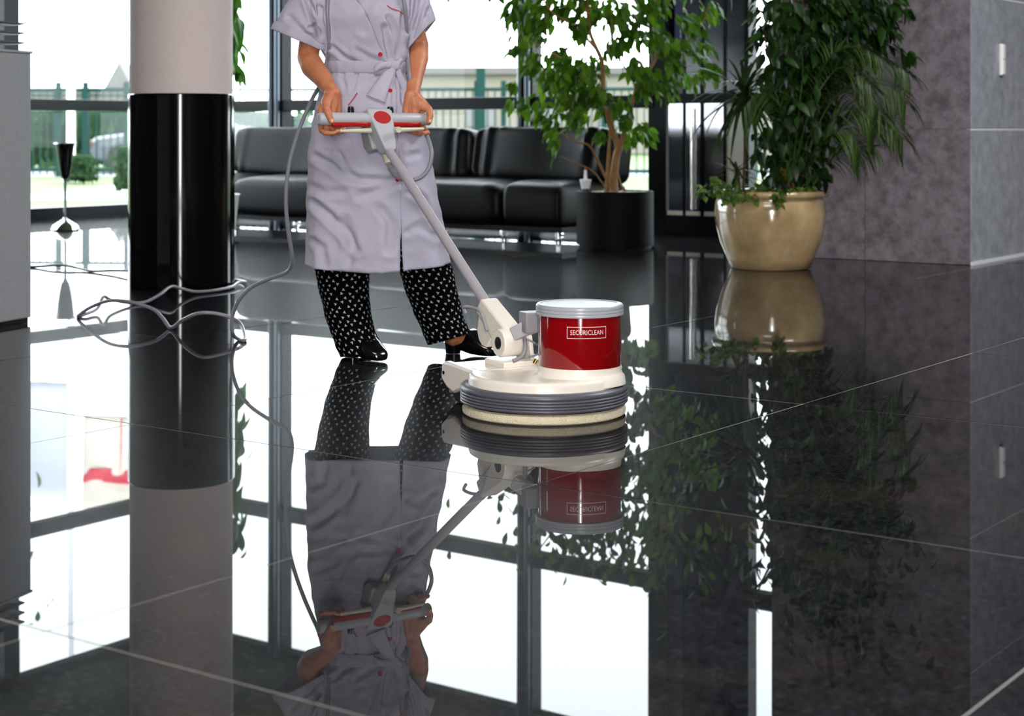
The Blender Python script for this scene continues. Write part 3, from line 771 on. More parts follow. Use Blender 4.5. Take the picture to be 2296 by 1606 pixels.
bpath([(1358, 436, -.03), (1362, 395, -.02), (1366, 330, -.03), (1368, 290, 0)], 5 * k, 3.5 * k, 'trunk')
bpath([(1366, 415, -.03), (1340, 360, -.12), (1320, 326, -.2), (1290, 318, -.3), (1262, 300, -.36)], 3.5 * k, 1.3 * k)
bpath([(1360, 425, -.05), (1330, 385, -.2), (1290, 365, -.35), (1255, 350, -.4)], 1.8 * k, 0.8 * k)
bpath([(1385, 390, 0), (1393, 415, -.04), (1401, 435, -.06)], 2.5 * k, 1.2 * k, 'aerial_root')
bpath([(1350, 215, 0), (1300, 160, -.1), (1240, 120, -.15), (1185, 90, -.1)], 3.5 * k, 1.2 * k)
bpath([(1345, 120, .05), (1290, 60, -.1), (1230, 20, -.2), (1200, -60, -.2)], 3.5 * k, 1.2 * k)
bpath([(1430, 187, .1), (1400, 150, 0), (1380, 110, -.1), (1370, 40, -.15)], 3 * k, 1 * k)
bpath([(1468, 130, .15), (1520, 110, .1), (1570, 60, 0), (1590, 10, 0)], 3.5 * k, 1.2 * k)
bpath([(1340, 60, 0), (1240, -80, -.1), (1180, -160, -.1)], 3 * k, 1.2 * k)
bpath([(1480, -60, .1), (1560, -160, 0), (1600, -220, 0)], 3 * k, 1.2 * k)
rd = random.Random(11)
clus = [(1172, 28, 30, 46), (1205, 55, 32, 44), (1165, 100, 20, 12), (1195, 140, 22, 22), (1150, 188, 9, 4), (1146, 225, 10, 5), (1185, 230, 18, 9),
        (1235, 10, 26, 26), (1290, 12, 30, 30), (1300, 60, 22, 20), (1255, 130, 24, 24), (1282, 165, 30, 40), (1240, 175, 26, 22), (1335, 150, 28, 34),
        (1330, 205, 30, 40), (1275, 225, 28, 34), (1300, 262, 22, 24), (1228, 250, 22, 16), (1242, 292, 14, 8), (1250, 318, 10, 5), (1244, 348, 5, 1), (1360, 235, 20, 18),
        (1345, 25, 26, 26), (1400, 30, 30, 32), (1385, 90, 20, 16), (1420, 75, 24, 22), (1460, 25, 30, 34), (1470, 85, 22, 20), (1415, 150, 22, 20), (1450, 170, 22, 22),
        (1395, 265, 15, 10), (1392, 230, 16, 10), (1418, 298, 14, 9), (1448, 300, 14, 9), (1437, 283, 10, 6), (1495, 195, 22, 28), (1512, 150, 20, 18), (1500, 110, 24, 18), (1545, 45, 26, 20), (1590, 20, 22, 14),
        (1570, 105, 22, 16), (1585, 160, 18, 12), (1545, 175, 14, 8), (1530, 100, 18, 10), (1350, 300, 12, 6), (1430, 205, 14, 8)]
pl = []
for cx_, cy_, r_, n_ in clus:
    dc = rd.uniform(-0.35, 0.3)
    for _ in range(int(n_ * 1.9)):
        x = cx_ + max(-1.7, min(1.7, rd.gauss(0, 1))) * r_ * 0.62; y = cy_ + max(-1.7, min(1.7, rd.gauss(0, 1))) * r_ * 0.62
        p = P(x, y, YB + dc + rd.gauss(0, 0.14))
        az = math.atan2(p.y - YB, p.x - pc.x) + rd.gauss(0, 0.9)
        pl.append((p, droop_euler(rd, az, rd.uniform(0.3, 1.35)), rd.uniform(0.75, 1.25)))
rd.shuffle(pl)
up_ = []
for _ in range(800):          # crown above the picture edge, seen only mirrored in the floor
    a_, b_, c_ = rd.gauss(0, 1), rd.gauss(0, 1), rd.gauss(0, 1)
    p = Vector((pc.x - 0.02 + 0.36 * a_, pc.y + 0.26 * b_, 2.1 + 0.24 * c_))
    if p.z < 1.8 or p.z > 2.75 or p.y > 13.2 or (p.z > 2.35 and CX + F * p.x / p.y < 1410) or (p.z > 2.3 and rd.random() < 0.5): continue
    up_.append((p, droop_euler(rd, rd.uniform(0, 6.28), rd.uniform(0.3, 1.35)), rd.uniform(0.75, 1.25)))
put_leaves(fig, pl + up_, leaf_mesh('leaf', 0.092, 0.052), M_leafA)

# mixed planting in the glazed pot
YP = 10.28
M_leafB = leaf_mat('dark_fig_leaf', srgb(16, 36, 14), srgb(42, 76, 24), 0.4, 0.22, 0.22)
M_palm = leaf_mat('palm_leaf', srgb(34, 56, 22), srgb(70, 96, 40), 0.4, 0.25)
M_spike = leaf_mat('dracaena_leaf', srgb(26, 44, 20), srgb(52, 76, 36), 0.35, 0.2)
M_ivy = leaf_mat('ivy_leaf', srgb(40, 70, 20), srgb(96, 126, 46), 0.45, 0.3)
M_stem = mat('brown_stem', srgb(84, 60, 42), 0.8, var=0.3, scale=30)
soil_z = 160 * 10.28 / F
k = YP / F
dfig = thing('dark_fig', Vector((bc.x + 0.08, bc.y, soil_z)), 'dense dark green fig tree rising from the glazed pot', 'tree')
def dpath(pts, r0, r1, owner, name='branch', m=M_stem):
    q = spline([P(x, y, YP + d) for x, y, d in pts], 5); n_ = len(q)
    MB().tube(q, [r0 + (r1 - r0) * i / (n_ - 1) for i in range(n_)], 8).build(name, m, owner)
dpath([(1755, 450, 0), (1760, 330, .05), (1775, 180, .05), (1800, 20, .05), (1810, -220, .05)], 8 * k, 3 * k, dfig, 'trunk')
dpath([(1775, 200, .05), (1830, 100, .0), (1900, 0, -.05), (1950, -60, -.05)], 4 * k, 1.5 * k, dfig)
dpath([(1770, 230, .05), (1730, 150, 0), (1710, 60, -.05)], 4 * k, 1.5 * k, dfig)
dpath([(1800, 20, .05), (1720, -80, 0), (1690, -160, 0)], 4 * k, 1.5 * k, dfig)
rd = random.Random(21); pl = []
clus = [(1715, 20, 26, 22), (1712, 75, 26, 22), (1760, 30, 36, 60), (1770, 100, 36, 70), (1820, 40, 40, 80), (1885, 25, 40, 70), (1940, 20, 36, 50), (1985, 15, 26, 26), (2030, 18, 10, 5), (1840, 110, 40, 80), (1900, 95, 34, 50), (1960, 75, 24, 22),
        (1995, 60, 16, 9), (2000, 100, 10, 5), (1790, 170, 40, 80), (1740, 160, 26, 36), (1850, 170, 34, 50), (1740, 225, 28, 40), (1790, 240, 36, 70), (1840, 240, 30, 40), (1760, 300, 30, 50), (1820, 310, 32, 50), (1720, 300, 18, 16), (1715, 340, 16, 14),
        (1770, 360, 32, 50), (1820, 380, 28, 40), (1730, 395, 20, 20), (2040, 120, 10, 4), (1700, 250, 12, 8)]
for cx_, cy_, r_, n_ in clus:
    for _ in range(int(n_ * 1.25)):
        x = rd.gauss(cx_, r_ * 0.65); y = rd.gauss(cy_, r_ * 0.65)
        lim = 10.28 + 0.35 - max(0, (x - 1740)) / F * 10.3 * 0.72
        p = P(x, y, min(lim + 0.0, YP + rd.gauss(-0.03, 0.16)))
        az = math.atan2(p.y - YP, p.x - bc.x) + rd.gauss(0, 0.9)
        pl.append((p, droop_euler(rd, az, rd.uniform(0.3, 1.35)), rd.uniform(0.75, 1.3)))
rd.shuffle(pl)
up_ = []
for _ in range(500):
    p = Vector((bc.x + 0.22 + 0.28 * rd.gauss(0, 1), YP - 0.05 + 0.2 * rd.gauss(0, 1), 2.0 + 0.25 * rd.gauss(0, 1)))
    if p.z < 1.66 or p.z > 2.6 or E1.dot(p) > 10.05 or (p.z > 1.98 and CX + F * p.x / p.y < 1765): continue
    up_.append((p, droop_euler(rd, rd.uniform(0, 6.28), rd.uniform(0.3, 1.35)), rd.uniform(0.75, 1.3)))
put_leaves(dfig, pl + up_, leaf_mesh('leaf', 0.095, 0.05), M_leafB)

# feathery palm leaning to the right of the pot
palm = thing('areca_palm', Vector((bc.x + 0.12, bc.y - 0.08, soil_z)), 'feathery palm arching right from the glazed pot', 'palm')
rd = random.Random(5)
fr = [[(1775, 440, -.1), (1830, 260, -.16), (1900, 170, -.22), (1985, 135, -.28), (2035, 165, -.3)],
      [(1780, 440, -.1), (1845, 330, -.2), (1920, 262, -.28), (1990, 265, -.34), (2025, 310, -.36)],
      [(1778, 440, -.1), (1830, 290, -.25), (1880, 210, -.32), (1935, 200, -.36), (1975, 250, -.4)],
      [(1770, 440, -.1), (1800, 300, -.3), (1840, 200, -.36), (1890, 150, -.36), (1950, 190, -.4)],
      [(1785, 440, -.1), (1850, 370, -.2), (1900, 335, -.26), (1960, 330, -.3)],
      [(1765, 440, -.12), (1770, 320, -.3), (1745, 235, -.36), (1700, 210, -.4), (1670, 240, -.42)],
      [(1772, 440, -.12), (1790, 260, -.34), (1800, 160, -.4), (1795, 110, -.42)],
      [(1782, 440, -.1), (1850, 250, -.22), (1930, 190, -.30), (2000, 195, -.34), (2030, 230, -.36)], [(1782, 440, -.1), (1840, 310, -.28), (1890, 250, -.36), (1940, 250, -.4), (1965, 300, -.42)],
      [(1776, 440, -.1), (1815, 230, -.3), (1860, 130, -.36), (1915, 105, -.36), (1975, 130, -.36)], [(1780, 440, -.1), (1825, 350, -.3), (1865, 300, -.38), (1905, 300, -.42), (1930, 345, -.44)]]
for pts in fr:
    q = spline([P(x, y, YP + d) for x, y, d in pts], 9); n_ = len(q)
    f_ = MB().tube(q, [0.006 * (1 - 0.75 * i / n_) for i in range(n_)], 6).build('frond', M_palm, palm)
    mb = MB()
    for i in range(int(n_ * 0.38), n_):
        tng = (q[min(i + 1, n_ - 1)] - q[max(i - 1, 0)]).normalized()
        for s in (-1, 1):
            side = tng.cross(Vector((0, -0.7, 0.7))).normalized() * s
            d_ = (side * 0.8 + tng * 0.75 + Vector((rd.uniform(-.15, .15), rd.uniform(-.15, .15), -0.25))).normalized()
            L_ = 0.24 * (1 - 0.55 * abs((i / n_) - 0.62)) * rd.uniform(0.8, 1.1)
            e_ = d_.to_track_quat('Y', 'Z').to_matrix()
            vs, fs = blade_mesh(L_, 0.017, 0.7, 4)
            mb.add([q[i] + e_ @ Vector(v) for v in vs], fs)
    mb.build('leaflets', M_palm, f_, kind='stuff')

def rosette(name, top, base, n_, L_, W_, label, seed, m=M_spike, spread=(-0.5, 1.25), org=None):
    rd = random.Random(seed)
    t = thing(name, org or base, label, 'plant')
    q = spline([base, base.lerp(top, 0.5) + Vector((0.01, 0, 0)), top], 5)
    MB().tube(q, 0.010, 9).build('stem', M_stem, t)
    me = leaf_data('blade', blade_mesh(L_, W_, 0.9), m)
    for i in range(n_):
        o = bpy.data.objects.new('blade', me); COL.objects.link(o); o.parent = t
        o.location = top + Vector((0, 0, rd.uniform(-0.05, 0.02))) - ORIG[t.name]
        o.rotation_euler = (Matrix.Rotation(rd.uniform(0, 6.283), 3, 'Z') @ Matrix.Rotation(rd.uniform(*spread), 3, 'X') @ Matrix.Rotation(rd.uniform(-.4, .4), 3, 'Y')).to_euler()
        s = rd.uniform(0.75, 1.15); o.scale = (s, s, s)
    return t
rosette('dracaena', P(1668, 212, YP - 0.2), P(1666, 445, YP - 0.12), 64, 0.42, 0.030, 'tall spiky dracaena on the left side of the glazed pot', 3, spread=(-0.75, 1.3))
rosette('dracaena', P(1652, 385, YP - 0.24), P(1655, 447, YP - 0.18), 30, 0.20, 0.020, 'short spiky dracaena at the left rim of the glazed pot', 6, spread=(-0.3, 1.2))
rosette('croton', P(1766, 395, YP - 0.2), P(1768, 447, YP - 0.16), 16, 0.17, 0.03, 'small croton with reddish yellow leaves in the glazed pot', 9, leaf_mat('croton_leaf', srgb(96, 48, 24), srgb(120, 120, 44), 0.4, 0.2), spread=(0.3, 1.4))
ivy = thing('trailing_ivy', Vector((bc.x - 0.1, bc.y - 0.25, soil_z)), 'trailing ivy spilling over the rim of the glazed pot', 'plant')
rd = random.Random(14); pl = []
for pts in ([(1690, 440, -.26), (1650, 432, -.3), (1610, 428, -.3), (1580, 430, -.3), (1566, 436, -.3)], [(1700, 445, -.3), (1660, 445, -.345), (1635, 448, -.36), (1625, 452, -.36)],
            [(1730, 440, -.3), (1742, 442, -.355), (1745, 452, -.37)], [(1690, 420, -.24), (1700, 425, -.3), (1760, 428, -.3), (1820, 425, -.25)], [(1640, 430, -.24), (1618, 412, -.27), (1600, 408, -.27)]):
    q = spline([P(x, y, YP + d) for x, y, d in pts], 6)
    MB().tube(q, 0.0025, 6).build('runner', M_stem, ivy)
    for p in q:
        for _ in range(3):
            pl.append((p + Vector((rd.gauss(0, .015), rd.gauss(0, .012), rd.gauss(0, .015) + 0.008)), droop_euler(rd, rd.uniform(3.3, 6.2), rd.uniform(0.1, 1.2)), rd.uniform(0.7, 1.2)))
put_leaves(ivy, pl, leaf_mesh('leaf', 0.04, 0.036, 0.15, 0.2, 4), M_ivy)

# palm standing behind the round column, its leaves showing past the right edge
bpt = Vector(((478 - CX) / F * 13.2, 13.2, 0))
kp = thing('potted_rubber_plant', bpt, 'tall leafy potted plant peeping out behind the round column', 'plant')
MB().lathe([(0, 0), (0.16, 0), (0.2, 0.32), (0.21, 0.34), (0.19, 0.34), (0.18, 0.28), (0, 0.28)], bpt, 32).build('pot', mat('white_pot', (0.6, 0.6, 0.6, 1), 0.4), kp)
MB().tube([bpt + UP * 0.28, bpt + UP * 1.2, bpt + UP * 1.95], [0.03, 0.025, 0.02], 10).build('trunk', M_stem, kp)
rd = random.Random(2); pl = []
for _ in range(150):
    x = rd.gauss(508, 15); y = rd.uniform(-190, 150)
    if x > 552: continue
    pl.append((P(x, y, 13.2 + rd.gauss(0, 0.12)), droop_euler(rd, rd.gauss(-0.3, 1.3), rd.uniform(0.5, 1.45)), rd.uniform(0.7, 1.15)))
for y in (-150, -80, -20, 40, 90):
    MB().tube(spline([bpt + UP * (0.9 - (y - 290) / 285 * 0.55), P(495, y - 30, 13.2), P(515, y + 10, 13.2)], 5), 0.006, 7).build('branch', M_stem, kp)
put_leaves(kp, pl, leaf_mesh('leaf', 0.21, 0.075, 0.3, 0.35), leaf_mat('bright_palm', srgb(46, 96, 22), srgb(84, 132, 44), 0.45, 0.4, 0.2))

# tree outside, at the far left
tt = Vector((-6.6, 19.2, 0))
ot = thing('garden_tree', tt, 'leafy tree outside the leftmost window', 'tree')
MB().tube([tt, tt + Vector((0.05, 0, 1.6)), tt + Vector((0.0, 0.1, 3.2)), tt + Vector((0.1, 0.1, 5))], [0.09, 0.07, 0.05, 0.02], 10).build('trunk', M_stem, ot)
rd = random.Random(31); pl = []
for _ in range(650):
    p = tt + Vector((rd.gauss(0, 0.55), rd.gauss(0, 0.6), 4.2 + rd.gauss(0, 0.75)))
    if p.z < 2.4 or p.x > -5.6: continue
    pl.append((p, droop_euler(rd, rd.uniform(0, 6.28), rd.uniform(0, 1.4)), rd.uniform(0.7, 1.3)))
put_leaves(ot, pl, leaf_mesh('leaf', 0.17, 0.10), M_leafA, 0)

# ================================================================== floor polisher
PCN = Vector((0.096, 5.04, 0))
U = Vector((-0.51, 0.86, 0)).normalized()          # towards the operator
W = Vector((U.y * -1, U.x, 0))                     # towards the near left side
def Q(a, b, z): return PCN + U * a + W * b + Vector((0, 0, z))
pol = thing('floor_polisher', PCN, 'single-disc floor polisher with red motor drum, cream deck and grey handle', 'floor polisher')
M_cream_p = mat('cream_enamel', srgb(232, 225, 215), 0.30, bump=0.06, bump_scale=260)
M_bumper = mat('grey_rubber', srgb(84, 84, 94), 0.38)
M_pad = mat('cream_pad', srgb(226, 214, 186), 0.95, bump=0.5, bump_scale=220, var=0.12, scale=40)
M_red = mat('red_paint', srgb(138, 5, 10), 0.10, coat=0.6, coat_rough=0.04)
M_lgrey = mat('light_grey_plastic', srgb(176, 176, 184), 0.4, bump=0.05, bump_scale=300)
M_mgrey = mat('mid_grey_plastic', srgb(140, 138, 146), 0.4)
M_tube = mat('grey_enamel_tube', srgb(164, 160, 168), 0.28)
M_lever = mat('ivory_lever', srgb(205, 200, 180), 0.4)
M_redpl = mat('red_plastic', srgb(170, 18, 20), 0.35)
M_blk = mat('black_knob', (0.006, 0.006, 0.007, 1), 0.25)
MB().lathe([(0, 0.001), (0.238, 0.001), (0.2445, 0.006), (0.246, 0.016), (0.243, 0.027), (0.236, 0.031), (0, 0.031)], PCN, 96).build('polishing_pad', M_pad, pol)
MB().lathe([(0, 0.030), (0.236, 0.030), (0.236, 0.038), (0, 0.038)], PCN, 96).build('pad_holder', mat('dark_holder', (0.02, 0.02, 0.022, 1), 0.5), pol)
prof = [(0.20, 0.036), (0.243, 0.036)]
z = 0.037
for i in range(4):
    r = 0.2475
    for q in range(7):
        a_ = -math.pi / 2 + math.pi * q / 6
        prof.append((r + 0.0042 * math.cos(a_), z + 0.0042 + 0.0042 * math.sin(a_)))
    z += 0.0086
prof += [(0.249, z + 0.001), (0.2505, z + 0.006), (0.249, z + 0.012), (0.244, z + 0.017), (0.236, z + 0.019), (0.222, z + 0.0195), (0.20, z + 0.0195)]
MB().lathe(prof, PCN, 128, cap=False).build('bumper', M_bumper, pol, angle=70)
MB().lathe([(0.21, 0.075), (0.2285, 0.078), (0.2265, 0.108), (0.2235, 0.1165), (0.217, 0.1205), (0.205, 0.1215), (0.19, 0.1205), (0.12, 0.1195), (0, 0.1195)], PCN, 128).build('deck', M_cream_p, pol, angle=60)
DC = Vector((0.202, 5.012, 0)); DR = 0.1232
deck_ring = MB().lathe([(0.138, 0.095), (0.1345, 0.118), (0.1275, 0.126), (0.1245, 0.134), (0.1238, 0.148), (0.11, 0.148)], DC, 96, cap=False).build('motor_collar', M_cream_p, pol, angle=60)
drum = MB().lathe([(0.118, 0.14), (DR, 0.148), (DR, 0.302), (0.118, 0.305)], DC, 112).build('motor_drum', M_red, pol, label='glossy red motor drum')
prof = [(0.118, 0.2985), (0.128, 0.2985)]
for i in range(3):
    z = 0.2995 + i * 0.0095
    prof += [(0.1305, z), (0.1312, z + 0.004), (0.1305, z + 0.008), (0.129, z + 0.0088)]
prof += [(0.1295, 0.3285), (0.127, 0.331), (0.118, 0.3315), (0.115, 0.329), (0, 0.332)]
lid = MB().lathe(prof, DC, 112).build('motor_lid', mat('pale_grey_lid', srgb(172, 174, 184), 0.3), pol, angle=35, label='ribbed pale grey lid')
# lettering on the drum
M_print = mat('white_print', srgb(232, 220, 220), 0.4)
def wrap(x, z, ang0, r):
    a_ = ang0 + x / r
    return DC + Vector((math.sin(a_) * r, -math.cos(a_) * r, z))
tc_ = bpy.data.curves.new('lettering', 'FONT'); tc_.body = 'SECURICLEAN'; tc_.size = 0.0215; tc_.align_x = 'CENTER'; tc_.align_y = 'CENTER'; tc_.resolution_u = 3; tc_.space_character = 1.05
to_ = bpy.data.objects.new('lettering_src', tc_); COL.objects.link(to_)
bpy.context.view_layer.update()
me_ = to_.evaluated_get(bpy.context.evaluated_depsgraph_get()).to_mesh()
xs = [v.co.x for v in me_.vertices]; w_ = max(xs) - min(xs)
ang0 = math.asin(0.0175 / DR); lz = 0.2566
mb = MB(); mb.add([wrap(v.co.x * 0.100 / w_, lz + v.co.y * 0.100 / w_ * 1.30, ang0, DR + 0.0005) for v in me_.vertices], [tuple(p.vertices) for p in me_.polygons])
mb.build('lettering', M_print, drum, smooth=False)
bpy.data.objects.remove(to_)
mb = MB()
hw_, hh_, tk = 0.0605, 0.0172, 0.0016
for (x0, x1, z0, z1) in ((-hw_, hw_, hh_ - tk, hh_), (-hw_, hw_, -hh_, -hh_ + tk), (-hw_, -hw_ + tk, -hh_, hh_), (hw_ - tk, hw_, -hh_, hh_)):
    n_ = 16 if x1 - x0 > 0.02 else 1
    for i in range(n_):
        a_, b_ = x0 + (x1 - x0) * i / n_, x0 + (x1 - x0) * (i + 1) / n_
        mb.add([wrap(a_, lz + z0, ang0, DR + 0.0005), wrap(b_, lz + z0, ang0, DR + 0.0005), wrap(b_, lz + z1, ang0, DR + 0.0005), wrap(a_, lz + z1, ang0, DR + 0.0005)], [(0, 1, 2, 3)])
mb.build('lettering_frame', M_print, drum, smooth=False)

# rear wheel carriers
for s in (1, -1):
    b_ = 0.165 * s
    poly = [(0.12, 0.118), (0.325, 0.128), (0.338, 0.118), (0.344, 0.072), (0.305, 0.046), (0.262, 0.034), (0.235, 0.046), (0.12, 0.075)]
    c_ = MB().prism(poly, 0.03, Q(0, b_ - 0.012 * s, 0), U, Vector((0, 0, 1))).build('wheel_carrier', M_cream_p, pol, bevel=0.008)
    MB().lathe([(0, -0.001), (0.006, -0.001), (0.006, 0.001), (0, 0.001)], Q(0.322, b_ + 0.004 * s, 0.092), 12, up=W).build('screw_hole', M_blk, c_)
    MB().lathe([(0.0, -0.014), (0.036, -0.014), (0.040, -0.008), (0.040, 0.008), (0.036, 0.014), (0, 0.014)], Q(0.285, b_ - 0.04 * s, 0.041), 32, up=W).build('wheel', M_tyre, pol)
MB().box(Q(0.22, 0, 0.116), (0.20, 0.30, 0.012), U, W).build('carrier_plate', M_cream_p, pol, bevel=0.004)
MB().tube([Q(0.285, -0.165, 0.041), Q(0.285, 0.165, 0.041)], 0.007, 12).build('axle', M_mgrey, pol)
# hinge
MB().prism([(-0.065, -0.085), (0.055, -0.085), (0.068, -0.07), (0.068, 0.075), (0.055, 0.088), (-0.065, 0.088)], 0.018, Q(0.185, -0.02, 0.130), U, W).build('hinge_base', M_cream_p, pol, bevel=0.004)
piv = Q(0.195, 0.0, 0.190)
top_px = 871.0
def along(t): return piv + U * t
lo, hi = 0.3, 1.2
for _ in range(50):
    m_ = (lo + hi) / 2; p = along(m_)
    if CX + F * p.x / p.y > top_px: lo = m_
    else: hi = m_
top = along(lo); top.z = H - (336 - HY) / F * top.y
D = (top - piv).normalized()
NB = W.cross(D); NB = NB if NB.z > 0 else -NB           # normal of the handle's upper face
for b_ in (-0.055,):
    MB().prism([(-0.045, -0.055), (0.05, -0.055), (0.035, 0.02), (0.018, 0.038), (-0.01, 0.038), (-0.03, 0.02)], 0.014, piv + W * b_ * 0.98 + Vector((0, 0, -0.002)), U, Vector((0, 0, 1))).build('hinge_lug', M_cream_p, pol, bevel=0.004)
hub = MB().lathe([(0, -0.04), (0.038, -0.04), (0.044, -0.034), (0.044, 0.040), (0.040, 0.046), (0, 0.046)], piv, 48, up=W).build('hinge_barrel', M_cream_p, pol)
MB().lathe([(0, 0.03), (0.019, 0.03), (0.019, 0.0475), (0.016, 0.0485), (0, 0.0485)], piv, 28, up=W).build('pivot_cap', M_blk, hub)
arm_o = piv
MB().prism([(-0.01, -0.043), (0.02, -0.043), (0.10, -0.03), (0.185, -0.03), (0.185, 0.024), (0.03, 0.043), (-0.01, 0.043)], 0.062, arm_o, D, NB).build('handle_socket', M_cream_p, pol, bevel=0.006)
# guard flap behind the socket and the grey release lever
flap = [(0.06, -0.02), (0.075, -0.085), (0.098, -0.098), (0.125, -0.095), (0.15, -0.078), (0.168, -0.03)]
MB().prism(flap, 0.05, arm_o + W * 0.002, D, NB).build('guard_flap', M_cream_p, pol, bevel=0.004)
lv = [P(1039, 686, 5.30), P(1043, 703, 5.29), P(1048, 706, 5.29)]
MB().tube(spline([P(1092, 742, 5.20), P(1086, 722, 5.21), P(1079, 703, 5.22), P(1070, 694, 5.24), P(1058, 690, 5.26), P(1043, 689, 5.29), P(1040, 692, 5.30), P(1045, 704, 5.29)], 6), 0.0052, 10).build('release_lever', M_mgrey, pol)
MB().tube([piv + D * 0.14, top + D * 0.03], 0.0165, 28).build('handle_tube', M_tube, pol, label='straight grey handle tube')
# plug, junction box and leads between socket and motor
jc = Vector((0.062, 5.135, 0.262))
MB().box(P(1192, 722, 5.10), (0.06, 0.07, 0.062), Vector((0.95, 0.3, 0)).normalized(), Vector((-0.3, 0.95, 0)).normalized()).build('junction_box', M_mgrey, pol, bevel=0.004)
pd = (P(1196, 728, 5.10) - P(1150, 752, 5.13)).normalized()
MB().box(P(1168, 742, 5.12), (0.048, 0.042, 0.042), pd, pd.cross(Vector((0, 0, 1))).normalized(), pd.cross(Vector((0, 0, 1))).cross(pd).normalized() * -1).build('plug', M_lgrey, pol, bevel=0.004)
MB().tube([P(1178, 738, 5.12), P(1192, 731, 5.105)], [0.022, 0.026], 20).build('plug_collar', M_lgrey, pol)
MB().tube(spline([P(1176, 757, 5.12), P(1178, 778, 5.11), P(1172, 797, 5.10), P(1160, 806, 5.09), P(1150, 810, 5.085)], 6), 0.0065, 10).build('motor_lead', M_mgrey, pol)
MB().tube(spline([P(1172, 760, 5.16), P(1188, 764, 5.17), P(1200, 770, 5.17)], 5), 0.003, 8).build('thin_lead', M_mgrey, pol)
MB().tube(spline([P(1186, 800, 5.16), P(1196, 799, 5.17), P(1206, 794, 5.17)], 5), 0.003, 8).build('thin_lead', M_mgrey, pol)
MB().tube([P(1198, 815, 5.085), P(1203, 806, 5.085)], 0.006, 14).build('brass_screw', mat('brass', srgb(190, 150, 60), 0.25, metal=1.0), pol)

# handle head with cross bar, red squeeze grips and ivory levers
hb = top + D * 0.0
def head_at(px, py, Y): return P(px, py, Y)
Yh = top.y
HA = top + D * 0.005
HBv = P(845, 252, Yh + 0.035)                     # upper end of the head
HD = (HBv - HA).normalized(); HN = W.cross(HD); HN = HN if HN.z > 0 else -HN
hl = (HBv - HA).length
def hp(s, wd, n): return HA + HD * s + W * wd + HN * n
rings = []
for s, hw, n0, n1 in ((-0.012, 0.020, -0.026, 0.020), (0.0, 0.024, -0.032, 0.024), (0.05, 0.034, -0.040, 0.027), (0.10, 0.042, -0.040, 0.027), (hl - 0.004, 0.048, -0.034, 0.026), (hl + 0.008, 0.044, -0.028, 0.020)):
    rings.append([hp(s, -hw, n0), hp(s, hw, n0), hp(s, hw, n1), hp(s, -hw, n1)])
head = MB().loft(rings).build('handle_head', M_lgrey, pol, bevel=0.005, label='light grey handle head with a red oval badge')
oc = HA + HD * (hl * 0.79) + HN * 0.0272
MB().add([oc + W * (0.033 * math.cos(q)) + HD * (0.024 * math.sin(q)) + HN * 0.0008 for q in (2 * math.pi * i / 40 for i in range(40))], [tuple(range(40))]).build('badge', M_redpl, head, smooth=False)
# switch housing below the head, on the operator's side
MB().prism([(0.0, 0.0), (0.10, 0.0), (0.10, -0.05), (0.03, -0.065), (0.0, -0.045)], 0.085, HA + HD * 0.015 - HN * 0.03, HD, HN).build('switch_housing', mat('grey_housing', srgb(150, 148, 154), 0.45), pol, bevel=0.006)
BZ = H - (267 - HY) / F * (Yh + 0.03)
BC = HA + HD * (hl * 0.80); BC.z = BZ
BARL, BARR = 0.235, 0.205
BR = 0.0225
for s, ln in ((1, BARL), (-1, BARR)):
    b0 = BC + W * s * 0.035; b1 = BC + W * s * ln
    g = MB().tube([b0, b1 - W * s * 0.006, b1], [BR, BR, BR * 0.8], 26).build('grip_bar', M_lgrey, pol, bevel=0.002)
    MB().box(BC + W * s * (0.035 + (ln - 0.075) / 2) + Vector((0, 0, -0.019)) - U * 0.010, (0.022, ln - 0.085, 0.018), U, W).build('squeeze_grip', M_redpl, g, bevel=0.006)
    MB().lathe([(0, 0), (0.012, 0), (0.012, 0.02), (0.009, 0.028), (0, 0.03)], BC + W * s * (0.105 if s > 0 else 0.05) + U * 0.012 + Vector((0, 0, 0.016)), 20).build('knob', M_blk, g)
for s, pa, pb in ((1, (831, 293), (762, 294)), (-1, (889, 292), (949, 289))):
    ya = Yh - 0.01; yb = (BC + W * s * 0.15).y - 0.03
    MB().tube([P(*pa, ya), P(*pb, yb)], [0.0095, 0.0055], 14).build('lever', M_lever, pol)
    if s < 0: MB().lathe([(0, -0.012), (0.011, -0.012), (0.011, 0.012), (0, 0.012)], P(891, 291, ya), 18, up=U).build('lever_pivot', M_lever, pol)
conn = spline([P(862, 342, Yh + 0.045), P(866, 352, Yh + 0.04), P(870, 366, Yh + 0.03)], 4)
MB().tube(conn, [0.013, 0.013, 0.013, 0.0125, 0.012, 0.0115, 0.011, 0.0105, 0.010], 14).build('cable_inlet', M_lever, pol)

# ================================================================== person: cleaner in a lilac smock
YC = 6.19                                            # depth of the body axis
SK = YC / F
def zpx(y, Y=YC): return H - (y - HY) / F * Y
# smock outline: picture row -> left edge, right edge, half depth, depth offset of the section centre
SM = [(-78, 772, 852, 0.055, 0.02), (-66, 742, 882, 0.075, 0.01), (-52, 716, 908, 0.09, 0.0), (-25, 702, 918, 0.108, -0.01), (0, 702, 920, 0.118, -0.02), (40, 708, 920, 0.125, -0.028),
      (80, 716, 917, 0.120, -0.02), (115, 726, 914, 0.114, -0.012), (138, 733, 911, 0.110, -0.005), (150, 737, 909, 0.105, 0.0), (166, 737, 912, 0.106, 0.0),
      (185, 728, 919, 0.120, -0.005), (215, 717, 930, 0.132, -0.01), (250, 708, 943, 0.140, -0.012), (300, 700, 956, 0.146, -0.01), (350, 694, 965, 0.150, -0.005),
      (420, 691, 977, 0.152, 0.0), (480, 689, 987, 0.155, 0.0), (540, 687, 998, 0.160, 0.0), (604, 684, 1008, 0.165, 0.0)]
